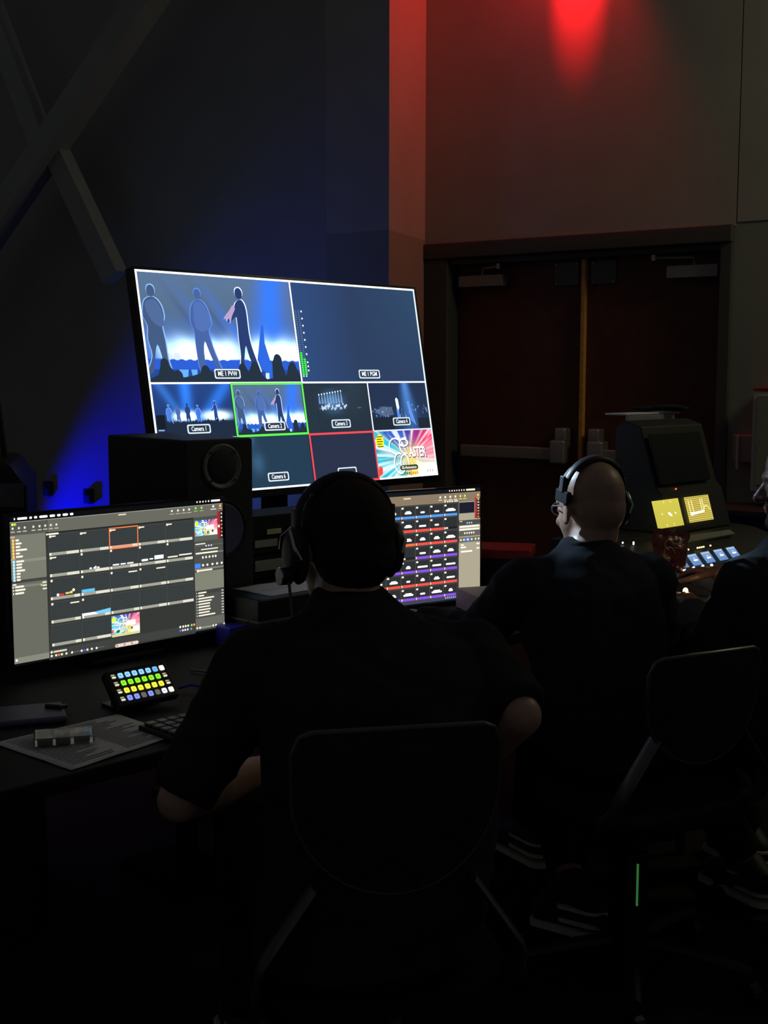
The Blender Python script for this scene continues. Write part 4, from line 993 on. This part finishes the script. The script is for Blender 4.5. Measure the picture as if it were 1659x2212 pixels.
# crumpled snack bag standing on the shelf
bg = MB(); n = 22; T = Matrix.Translation((0, 0, 0))
vs = []; fs = []
for side in (-1, 1):
    for j in range(n+1):
        for i in range(n+1):
            u, v = i/n, j/n
            puff = .026*(math.sin(PI*u)**.6)*(math.sin(PI*min(1, v*1.15+.02))**.5 if v < .85 else .12)
            wr = .007*noise.noise(V((u*6, v*6, side*3)))
            x = (u-.5)*(.098+.012*v)+.006*noise.noise(V((v*5, 1, 2))); z = v*.135+.006*noise.noise(V((u*7, 4, 2)))*(v > .9)
            vs.append((x, side*(puff+wr*math.sin(PI*u)), z))
for sd_ in (0, 1):
    b = sd_*(n+1)**2
    for j in range(n):
        for i in range(n): fs.append((b+j*(n+1)+i, b+j*(n+1)+i+1, b+(j+1)*(n+1)+i+1, b+(j+1)*(n+1)+i))
m_ = n+1; o2 = m_*m_
ring = [i for i in range(m_)]+[j*m_+n for j in range(1, m_)]+[n*m_+i for i in range(n-1, -1, -1)]+[j*m_ for j in range(n-1, 0, -1)]
for a_, b_ in zip(ring, ring[1:]+ring[:1]): fs.append((a_, b_, o2+b_, o2+a_))
bgr = empty('snack_bag', (.876, 3.80, .822), math.radians(14), 'crumpled dark red snack bag standing left of the console screens', 'bag')
bgm = MB().add(vs, fs).build('pouch', M['snack_bag'], bgr, smooth=True); bgm.scale = (1.15, 1, 1.0); bgm.rotation_euler = (math.radians(-12), math.radians(8), 0)
pr = MB()
for cx, cz, r in ((-.02, .085, .014), (-.018, .06, .018)):
    pr.tube([(cx+r*math.cos(t*PI/6), -.030, cz+r*math.sin(t*PI/6)) for t in range(10)], .0016, 6)
pr.box((.012, -.032, .09), (.04, .002, .004)); pr.box((.012, -.032, .078), (.03, .002, .003))
po = pr.build('printed_mark', M['bag_print'], bgr); po.rotation_euler = (math.radians(-12), math.radians(8), 0)

# ------------------------------------------------------------------ chairs
def make_chair(loc, rz, lab, name='swivel_chair', bz=.60, bt=.845, bw=.31):
    r = empty(name, (loc[0], loc[1], 0), rz, lab, 'chair', 'black swivel chairs at the work tables')
    # back shell: D shape, flat top, round bottom, curved about the sitter; sitter faces +y
    W_ = bw/2; H_ = bt-bz
    def outline(n=36):
        p = []
        for k in range(n+1):
            t = PI*k/n; p.append((-W_*math.cos(t)*(1-.04*math.sin(t)), bz+H_*.62*(1-math.sin(t)**.9)))
        p += [(W_*1.0, bt-.035), (W_*.93, bt-.008), (W_*.82, bt), (-W_*.82, bt), (-W_*.93, bt-.008), (-W_, bt-.035)]
        return p
    def bend(x, z, off=0): return (x, -.20+.9*(x*x)-.10*(z-bz)+off, z)
    ol = outline(); nO = len(ol); c0 = ((0), (bz+bt)/2)
    vs = []; fs = []
    rings = 6
    for side, off in ((0, 0), (1, .012)):
        for k in range(rings+1):
            s_ = k/rings
            for x, z in ol: vs.append(bend(x*s_, c0[1]+(z-c0[1])*s_, off))
    L = (rings+1)*nO
    for sdd in (0, 1):
        for k in range(rings):
            for i in range(nO): fs.append((sdd*L+k*nO+i, sdd*L+k*nO+(i+1) % nO, sdd*L+(k+1)*nO+(i+1) % nO, sdd*L+(k+1)*nO+i))
    for i in range(nO): fs.append((rings*nO+i, rings*nO+(i+1) % nO, L+rings*nO+(i+1) % nO, L+rings*nO+i))
    MB().add(vs, fs).build('backrest', M['chair_shell'], r, smooth=True)
    MB().tube([bend(x*1.0, z, .004) for x, z in ol]+[bend(ol[0][0], ol[0][1], .004)], .0045, 8).build('backrest_rim', M['chair_rim'], r, smooth=True)
    # seat
    st_ = MB(); pts = []
    for k in range(40):
        t = 2*PI*k/40; c, sn = math.cos(t), math.sin(t)
        pts.append((.22*math.copysign(abs(c)**.6, c), .03+.21*math.copysign(abs(sn)**.6, sn)))
    st_.prism(pts, .43, .465); st_.build('seat', M['chair_seat'], r, bevel=.012)
    # flat side brackets from the seat to the back
    for sx in (-1, 1):
        pp = [(sx*.16, .02, .425), (sx*.20, -.08, .435), (sx*.215, -.15, .48), (sx*.205, -.175, .54), (sx*(W_-.035), -.19+.9*(W_-.035)**2, .655)]
        dense = []
        for a_, b_ in zip(pp, pp[1:]):
            for q in range(4): dense.append(V(a_).lerp(V(b_), q/4))
        dense.append(V(pp[-1]))
        MB().tube(dense, .016, 8, flat=(.006, .020)).build('back_bracket', M['chair_rim'], r, smooth=True)
    MB().cyl((0, .03, .10), (0, .03, .43), .027).cyl((0, .03, .28), (0, .03, .43), .034).build('column', M['black'], r, smooth=True)
    MB().cyl((0, .03, .075), (0, .03, .12), .04).build('hub', M['black'], r)
    for k in range(5):
        t = 2*PI*k/5+.3; e = V((.28*math.cos(t), .03+.28*math.sin(t), .075))
        lg = MB().tube([(0, .03, .10), tuple(V((0, .03, .10)).lerp(e, .5)+V((0, 0, .006))), tuple(e)], [.022, .018, .014], 8).build('base_leg', M['black'], r, smooth=True)
        MB().cyl(e+V((-.012, 0, -.047)), e+V((.012, 0, -.047)), .027, n=14).cyl(e+V((0, 0, -.04)), e, .006, n=8).build('caster', M['black'], lg)
    return r
make_chair((-.02, 2.02), math.radians(12), 'black swivel chair under the man in charcoal', bz=.645, bt=.905, bw=.32)
make_chair((.603, 2.815), math.radians(28), 'black swivel chair with rounded backrest behind the bald man', bz=.592, bt=.836, bw=.31)
make_chair((1.17, 3.10), math.radians(62), 'black swivel chair under the bearded man at the right edge')

# ------------------------------------------------------------------ people
def blob(mb, name, material, voxel, smooth=4, wrinkle=0.0, parent=None, wscale=9.0, sub=None):
    me = bpy.data.meshes.new('tmp'); me.from_pydata([tuple(v) for v in mb.v], [], mb.f)
    o = bpy.data.objects.new('tmp', me); COL.objects.link(o)
    bm = bmesh.new(); bm.from_mesh(me); bmesh.ops.recalc_face_normals(bm, faces=bm.faces); bm.to_mesh(me); bm.free()
    rm = o.modifiers.new('r', 'REMESH'); rm.mode = 'VOXEL'; rm.voxel_size = voxel; rm.use_smooth_shade = True
    sm = o.modifiers.new('s', 'SMOOTH'); sm.factor = .5; sm.iterations = smooth
    dg = bpy.context.evaluated_depsgraph_get()
    out = bpy.data.meshes.new_from_object(o.evaluated_get(dg)); out.name = name
    bpy.data.objects.remove(o); bpy.data.meshes.remove(me)
    if wrinkle:
        nr = [v.normal.copy() for v in out.vertices]
        for v, n_ in zip(out.vertices, nr):
            p = v.co*wscale
            k = noise.noise(V((p.x+p.z*.8, p.y, p.z*1.6)))+.5*noise.noise(p*2.3)
            v.co += n_*wrinkle*(1-abs(k)*2.0)
    out.materials.clear(); out.materials.append(material)
    out.polygons.foreach_set('use_smooth', [True]*len(out.polygons))
    ob = bpy.data.objects.new(name, out); COL.objects.link(ob); ob.parent = parent
    return ob

def head_prims(mb, T, beard=False):
    mb.ell((0, -.012, .033), (.076, .096, .088), T, 28)
    mb.ell((0, -.035, .0), (.070, .070, .075), T)
    mb.ell((0, .030, -.025), (.061, .062, .078), T)
    mb.ell((0, .035, -.072), (.050, .048, .040), T)
    mb.ell((0, .068, -.095), (.022, .018, .016), T)
    mb.ell((0, .078, .020), (.048, .016, .012), T)
    mb.cap((0, .086, .006), (0, .112, -.030), .007, .012, T)
    mb.ell((-.012, .100, -.033), (.009, .010, .008), T); mb.ell((.012, .100, -.033), (.009, .010, .008), T)
    for sx in (-1, 1):
        mb.ell((sx*.036, .066, -.030), (.020, .018, .016), T)          # cheek
        mb.ell((sx*.031, .072, .0), (.015, .014, .010), T, 12)           # eyelids
        R = Matrix.Rotation(sx*math.radians(18), 3, 'Z') @ Matrix.Rotation(math.radians(-10), 3, 'X')
        mb.ell((sx*.079, -.012, -.008), (.0075, .019, .031), T, 16, R)   # ear
        mb.ell((sx*.078, -.006, -.030), (.007, .010, .012), T, 12)
    mb.ell((0, .090, -.056), (.022, .010, .0055), T, 14); mb.ell((0, .088, -.067), (.020, .010, .0065), T, 14)

def hand_prims(mb, wrist, d, nrm, curl=.5, side=1):
    """palm and five fingers; d = direction of the fingers, nrm = back of the hand, side = thumb side sign"""
    wrist, d, nrm = V(wrist), V(d).normalized(), V(nrm).normalized()
    x = d.cross(nrm).normalized()*side; nrm = x.cross(d).normalized()*side
    mb.cap(wrist, wrist+d*.03, .024, .024)
    for k in (-1, -.35, .35, 1): mb.cap(wrist+d*.02+x*k*.016, wrist+d*.082+x*k*.028, .014, .0125)
    for k, L, sp_ in ((-1, .060, -.12), (-.35, .072, -.03), (.35, .078, .03), (1, .070, .10)):
        p = wrist+d*.085+x*k*.028; dd = (d+x*sp_*-1*-1).normalized(); ang = 0
        for q, f in enumerate((.45, .32, .25)):
            ang += curl*(.55, .8, .6)[q]
            e = p+(dd*math.cos(ang)-nrm*math.sin(ang))*L*f
            mb.cap(p, e, .0095-.001*q, .009-.001*q); p = e
    p = wrist+d*.025+x*.026
    for q, (a_, L) in enumerate(((.9, .040), (.65, .032), (.4, .026))):
        e = p+(x*math.sin(a_)+d*math.cos(a_)-nrm*.35).normalized()*L; mb.cap(p, e, .013-.0015*q, .0115-.0015*q); p = e

def make_person(name, lab, P, skin_m, shirt_m, seedr):
    r = empty(name, (P['hip'][0], P['hip'][1], 0), 0, lab, 'person')
    O = V((P['hip'][0], P['hip'][1], 0))
    g = lambda p: V(p)-O
    yaw = P['yaw']; f = V((-math.sin(yaw), math.cos(yaw), 0)); rt = V((math.cos(yaw), math.sin(yaw), 0))
    hy = P['head_yaw']; HT = Matrix.Translation(g(P['head'])) @ Matrix.Rotation(hy, 4, 'Z') @ Matrix.Rotation(P.get('nod', 0), 4, 'X') @ Matrix.Rotation(P.get('headroll', 0), 4, 'Y')
    # ---- torso loft
    def torso(mb, grow, zmax=9):
        secs = [q for q in P['torso'] if q[0][2] <= zmax]; n = 28; vs = []; fs = []
        for (c, hw, hd) in secs:
            c = g(c)
            for k in range(n):
                t = 2*PI*k/n; ct, st_ = math.cos(t), math.sin(t); e = .85
                vs.append(c+rt*(hw+grow)*math.copysign(abs(ct)**e, ct)+f*(hd+grow)*math.copysign(abs(st_)**e, st_))
        for j in range(len(secs)-1):
            for k in range(n): fs.append((j*n+k, j*n+(k+1) % n, (j+1)*n+(k+1) % n, (j+1)*n+k))
        fs += [tuple(range(n))[::-1], tuple(range((len(secs)-1)*n, len(secs)*n))]
        mb.add(vs, fs)
    nb = g(P['neck']); 
    body = MB(); torso(body, -.012)
    head_prims(body, HT)
    hc = HT @ V((0, -.028, -.055)); body.cap(nb+V((0, 0, -.03)), hc, .060, .054)
    body.cap(nb+V((0, 0, -.05)), HT @ V((0, -.01, -.05)), .062, .052)
    sleeve = MB(); torso(sleeve, .0)
    for sd_, sh, el, wr, hd_ in (('L', *P['armL']), ('R', *P['armR'])):
        sh, el, wr = g(sh), g(el), g(wr)
        body.cap(sh, el, .048, .037); body.cap(el, el.lerp(wr, .35), .037, .040); body.cap(el.lerp(wr, .35), wr, .042, .026)
        hand_prims(body, wr, hd_[0], hd_[1], hd_[2], 1 if sd_ == 'L' else -1)
        k = P.get('sleeve', .80)
        sleeve.ell(sh, (.074, .074, .072)); m = sh.lerp(el, k); sleeve.cyl(sh, m, .068, .054, 20)
        sleeve.cap(nb.lerp(sh, .35)+V((0, 0, -.035)), sh+V((0, 0, .002)), .052, .066)
        if k >= 1:
            sleeve.cap(el, el, .054); sleeve.cyl(el, el.lerp(wr, .82), .053, .040, 20)
    legs = MB()
    for hp, kn, an, toe in P['legs']:
        hp, kn, an, toe = g(hp), g(kn), g(an), g(toe)
        body.cap(hp, kn, .070, .050); body.cap(kn, an, .050, .034); body.cap(an, an.lerp(toe, .35), .030, .022)
        legs.cap(hp, kn, .088, .064); legs.cap(kn, kn.lerp(an, .5), .064, .058); legs.cyl(kn.lerp(an, .5), kn.lerp(an, .93), .058, .052, 20)
    bo = blob(body, 'body', skin_m, .0048, 4, parent=r)
    # trousers and shirt
    c0 = g(P['torso'][0][0]); torso_low = MB()
    legs.ell(c0+V((0, 0, .02)), (P['torso'][0][1]-.012, P['torso'][0][1]*.74, .09), R=Matrix.Rotation(yaw, 3, 'Z'))
    blob(legs, 'trousers', M['trousers'], .008, 5, .004, r, 11)
    so_ = blob(sleeve, 'shirt', shirt_m, .0075, 6, .0055, r, 8)
    # collar
    cl = MB(); ring = []
    n = 26
    for k in range(n+1):
        t = 2*PI*k/n; rr = .068+.010*math.cos(t)
        ring.append(nb+rt*rr*math.sin(t)+f*(-(rr)*math.cos(t)*.95+.012)+V((0, 0, .004-.030*(1-math.cos(t))/2)))
    vs = []; 
    for p in ring:
        out_ = (p-nb); out_.z = 0; out_.normalize()
        vs += [p+out_*.014+V((0, 0, -.034)), p+out_*.009+V((0, 0, -.010)), p-out_*.0+V((0, 0, .014)), p-out_*.005+V((0, 0, .012)), p-out_*.004+V((0, 0, -.03))]
    fs = [(i*5+k, i*5+(k+1) % 5, (i+1)*5+(k+1) % 5, (i+1)*5+k) for i in range(n) for k in range(5)]
    cl.add(vs, fs).build('collar', shirt_m, r, smooth=True)
    # eyes
    for sx in (-1, 1):
        e = MB().ell(HT @ V((sx*.031, .0765, .001)), (.0115,)*3, n=16).build('eye', M['eye'], r, smooth=True)
    # shoes
    for i, (hp, kn, an, toe) in enumerate(P['legs']):
        an, toe = g(an), g(toe); d = (toe-an); dn = d.normalized(); hz = V((dn.x, dn.y, 0)).normalized()
        heel = an-hz*.045+V((0, 0, -.055)) if not P.get('tuck') or i else g(P['tuck'][0])
        tt = toe if not P.get('tuck') or i else g(P['tuck'][1])
        sh_ = MB(); sh_.cap(an+V((0, 0, .0)), heel+V((0, 0, .03)), .042, .036); sh_.cap(heel+V((0, 0, .012)), tt, .034, .034)
        sh_.cap(an, tt, .040, .030)
        so2 = blob(sh_, 'shoe', M['shoe_black'], .006, 3, parent=r)
        sl = MB(); ax = (tt-heel).normalized(); sdv = ax.cross(V((0, 0, 1))).normalized(); up = sdv.cross(ax)
        for dz, th in ((-.034, .016), (-.004, .009), (.030, .007)):
            L0, L1 = (heel-ax*.030), (tt+ax*.02) if dz < -.02 else heel+ax*.10
            vv = []
            for q in range(20):
                t = 2*PI*q/20; hw = .041; cxx = math.cos(t); 
                base = (L0+ax*.03) if cxx < 0 else (L1-ax*.02)
                vv.append(base+ax*cxx*.040*(1 if cxx < 0 else .9)+sdv*math.sin(t)*hw)
            sl.add([p+up*dz for p in vv]+[p+up*(dz+th) for p in vv], [tuple(range(20))[::-1], tuple(range(20, 40))]+[(q, (q+1) % 20, 20+(q+1) % 20, 20+q) for q in range(20)])
        sl.build('sole_stripes', M['shoe_white'], so2)
    return r, HT, g

def headset(name, lab, HT, O, hs_=1.0, one=False, mic=True, spring=.0):
    """two ear headset in head axes"""
    r = empty(name, O, 0, lab, 'headphones')
    r.matrix_world = Matrix.Translation(O) @ HT @ Matrix.Rotation(spring, 4, 'X')
    W_ = .090*hs_; top = .132
    pts = []
    for k in range(25):
        t = PI*k/24; pts.append((-W_*math.cos(t), -.006, .030+(top-.030)*math.sin(t)**.85))
    MB().tube(pts, .01, 10, flat=(.013, .0045)).build('headband', M['black'], r, smooth=True)
    pad = [(p[0]*.955, p[1], .030+(p[2]-.030)*.955) for p in pts[6:19]]
    MB().tube(pad, .01, 10, flat=(.016, .007)).build('headband_pad', M['black_matte'], r, smooth=True)
    for sx in (-1, 1):
        if one and sx == -1:
            MB().bb((-W_-.004, -.030, .018), (-W_+.010, .022, .050)).build('temple_pad', M['black_matte'], r, bevel=.004)
            MB().bb((-W_-.006, -.010, .045), (-W_+.002, .006, .085)).build('slider', M['plastic_grey'], r, bevel=.002)
            continue
        MB().bb((sx*W_-.004, -.014, .020), (sx*W_+.004, .006, .075)).build('slider', M['plastic_grey'], r, bevel=.002)
        T = Matrix.Translation((sx*.080, -.004, -.006)) @ Matrix.Rotation(sx*PI/2, 4, 'Y') @ Matrix.Diagonal((1.18, .92, 1, 1))
        cu = MB().lathe([(.030, 0), (.042, .003), (.044, .009), (.040, .014), (.036, .014)], 28, T).build('ear_cushion', M['black_matte'], r, smooth=True)
        MB().lathe([(.034, .012), (.039, .015), (.037, .022), (.028, .027), (.014, .028), (0, .028)], 28, T).build('ear_cup', M['black'], r, smooth=True)
        MB().tube([(sx*.096, -.040, -.010), (sx*.106, -.034, .012), (sx*.104, -.012, .036), (sx*.096, .004, .040), (sx*.104, .026, .024), (sx*.104, .034, .0)], .0035, 8).build('yoke', M['chrome'], r, smooth=True)
    if mic:
        sx = -1
        MB().cyl((sx*.106, -.012, -.040), (sx*.124, -.012, -.040), .015, n=18).build('boom_pivot', M['black'], r)
        MB().cyl((sx*.124, -.012, -.040), (sx*.1265, -.012, -.040), .0155, n=18).build('pivot_cap', M['chrome'], r)
        MB().tube([(sx*.112, .0, -.042), (sx*.104, .05, -.045), (sx*.085, .10, -.055), (sx*.045, .125, -.062)], .003).build('microphone_boom', M['black'], r)
        MB().ell((sx*.045, .125, -.062), (.010, .010, .010), n=14).build('microphone', M['black_matte'], r, smooth=True)
    return r

# -- man in charcoal, seen from behind in the centre
P1 = dict(hip=(-.03, 1.97), yaw=math.radians(17), head=(-.072, 2.175, 1.126), head_yaw=math.radians(27), neck=(-.062, 2.14, 1.045), sleeve=.96,
    torso=[((-.03, 1.96, .50), .185, .14), ((-.01, 1.965, .60), .185, .14), ((0.0, 1.98, .72), .188, .138), ((-.008, 2.01, .84), .198, .13), ((-.02, 2.05, .92), .20, .118), ((-.03, 2.08, .97), .175, .10), ((-.04, 2.10, 1.0), .13, .082), ((-.05, 2.12, 1.035), .078, .066), ((-.06, 2.135, 1.06), .060, .058)],
    armL=((-.215, 2.06, .935), (-.335, 1.985, .735), (-.222, 2.24, .705), ((.5, .85, -.05), (0, .1, 1), .5)),
    armR=((.152, 2.15, .930), (.226, 2.02, .868), (.115, 2.19, .72), ((-.4, .9, -.1), (0, .1, 1), .5)),
    legs=[((-.12, 1.99, .535), (-.27, 2.42, .54), (-.28, 2.45, .10), (-.33, 2.60, .045)), ((.06, 2.01, .535), (.02, 2.47, .54), (.0, 2.46, .10), (-.03, 2.62, .045))])
p1, HT1, g1 = make_person('person', 'seated man in charcoal shirt seen from behind with headset, centre front', P1, M['skin_light'], M['shirt_charcoal'], 1)
hr = MB(); 
hr.ell((0, -.020, .040), (.079, .095, .086), HT1, 28); hr.ell((0, -.045, .0), (.073, .068, .072), HT1)
hair = blob(hr, 'hair', M['hair_dark'], .005, 3, .0012, p1, 60)
hs1 = headset('headset', 'black two ear headset with boom pivot worn by the man in charcoal', HT1, V((-.03, 1.97, 0)), 1.03)
MB().tube([(-.112, -.02, -.04), (-.110, -.03, -.10), (-.112, -.05, -.16), (-.105, -.06, -.22)], .0028).build('cord', M['plastic_grey'], hs1)

# -- bald man in the middle
P2 = dict(hip=(.55, 2.97), yaw=math.radians(33), head=(.515, 3.115, 1.098), head_yaw=math.radians(27), nod=math.radians(-8), neck=(.510, 3.08, 1.01), sleeve=1.0,
    torso=[((.555, 2.985, .50), .17, .13), ((.55, 2.99, .60), .18, .130), ((.535, 3.01, .72), .185, .13), ((.515, 3.04, .82), .20, .125), ((.51, 3.05, .90), .195, .115), ((.51, 3.06, .945), .165, .10), ((.51, 3.07, .975), .125, .082), ((.51, 3.075, 1.0), .078, .066), ((.51, 3.08, 1.025), .060, .058)],
    armL=((.335, 2.99, .915), (.235, 3.10, .775), (.07, 3.27, .785), ((-.45, .85, -.05), (0, .1, 1), .4)),
    armR=((.675, 3.16, .905), (.722, 3.17, .70), (.60, 3.38, .795), ((-.6, .8, 0), (0, .1, 1), .4)),
    legs=[((.46, 2.98, .535), (.405, 3.38, .53), (.475, 3.04, .155), (.40, 3.12, .06)), ((.62, 3.05, .535), (.45, 3.48, .53), (.43, 3.55, .10), (.36, 3.66, .045))],
    tuck=((.535, 2.975, .075), (.415, 3.10, .055)))
p2, HT2, g2 = make_person('person', 'seated bald man in dark collared shirt with headset, facing the song monitor', P2, M['skin_tan'], M['shirt_navy'], 2)
headset('headset', 'black single ear headset worn by the bald man', HT2, V((.55, 2.97, 0)), 1.0, True, False, .30)
gl_ = MB(); 
for sx in (-1, 1): gl_.tube([(sx*.080, -.01, .008), (sx*.074, .05, .010), (sx*.052, .086, .010)], .002)
for sx in (-1, 1): gl_.tube([(sx*.031+.021*math.cos(t*PI/8), .090, .002+.017*math.sin(t*PI/8)) for t in range(17)], .002)
gl_.tube([(-.012, .096, .01), (.012, .096, .01)], .002)
go = gl_.build('eyeglasses', M['plastic_grey'], smooth=True); go.matrix_world = Matrix.Translation(V((.55, 2.97, 0))) @ HT2
tag(go, 'thin framed eyeglasses worn by the bald man', 'glasses')

# -- man at the right edge, facing left
P3 = dict(hip=(1.02, 3.06), yaw=math.radians(48), head=(1.048, 3.13, 1.166), head_yaw=math.radians(84), nod=math.radians(-8), neck=(1.045, 3.10, 1.06), sleeve=1.0,
    torso=[((1.03, 3.07, .50), .17, .13), ((1.03, 3.07, .60), .18, .135), ((1.025, 3.07, .72), .19, .13), ((1.02, 3.07, .84), .20, .125), ((1.02, 3.07, .92), .195, .115), ((1.02, 3.07, .97), .165, .10), ((1.03, 3.08, 1.01), .125, .082), ((1.04, 3.09, 1.04), .078, .066), ((1.045, 3.10, 1.07), .060, .058)],
    armL=((.88, 2.99, .925), (.80, 3.04, .725), (.842, 3.40, .808), ((-.05, 1, .0), (.1, 0, 1), .35)),
    armR=((1.16, 3.22, .93), (1.12, 3.42, .76), (1.0, 3.62, .85), ((-.5, .8, 0), (0, .1, 1), .4)),
    legs=[((.94, 3.02, .535), (.74, 3.36, .53), (1.0, 3.28, .10), (.93, 3.40, .045)), ((1.10, 3.16, .535), (.90, 3.52, .53), (1.06, 3.50, .10), (1.0, 3.62, .045))])
p3, HT3, g3 = make_person('person', 'bearded man in dark grey shirt at the right edge facing left', P3, M['skin_brown'], M['shirt_grey'], 3)
bd3 = MB(); bd3.ell((0, .040, -.080), (.052, .052, .038), HT3); bd3.ell((0, .078, -.098), (.026, .020, .020), HT3)
for sx in (-1, 1): bd3.ell((sx*.055, .020, -.055), (.014, .030, .038), HT3)
blob(bd3, 'beard', M['hair_dark'], .004, 2, .002, p3, 60)
hr3 = MB(); hr3.ell((0, -.024, .042), (.078, .094, .085), HT3, 28)
blob(hr3, 'hair', M['hair_dark'], .005, 3, .0012, p3, 60)
headset('headset', 'black headset worn by the bearded man at the right edge', HT3, V((1.02, 3.06, 0)), 1.0, False, False)

# slim added box, its glowing line stands in for a green column reflection
fb = empty('green_glint_box', (.575, 2.80, 0), math.radians(20), 'slim dark floor box with a thin green light line, lower right', 'power box')
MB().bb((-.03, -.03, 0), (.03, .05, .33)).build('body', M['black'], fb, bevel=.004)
MB().bb((-.002, -.0335, .165+.045), (.002, -.0305, .265+.045)).build('glint_line', M['green_glint'], fb)
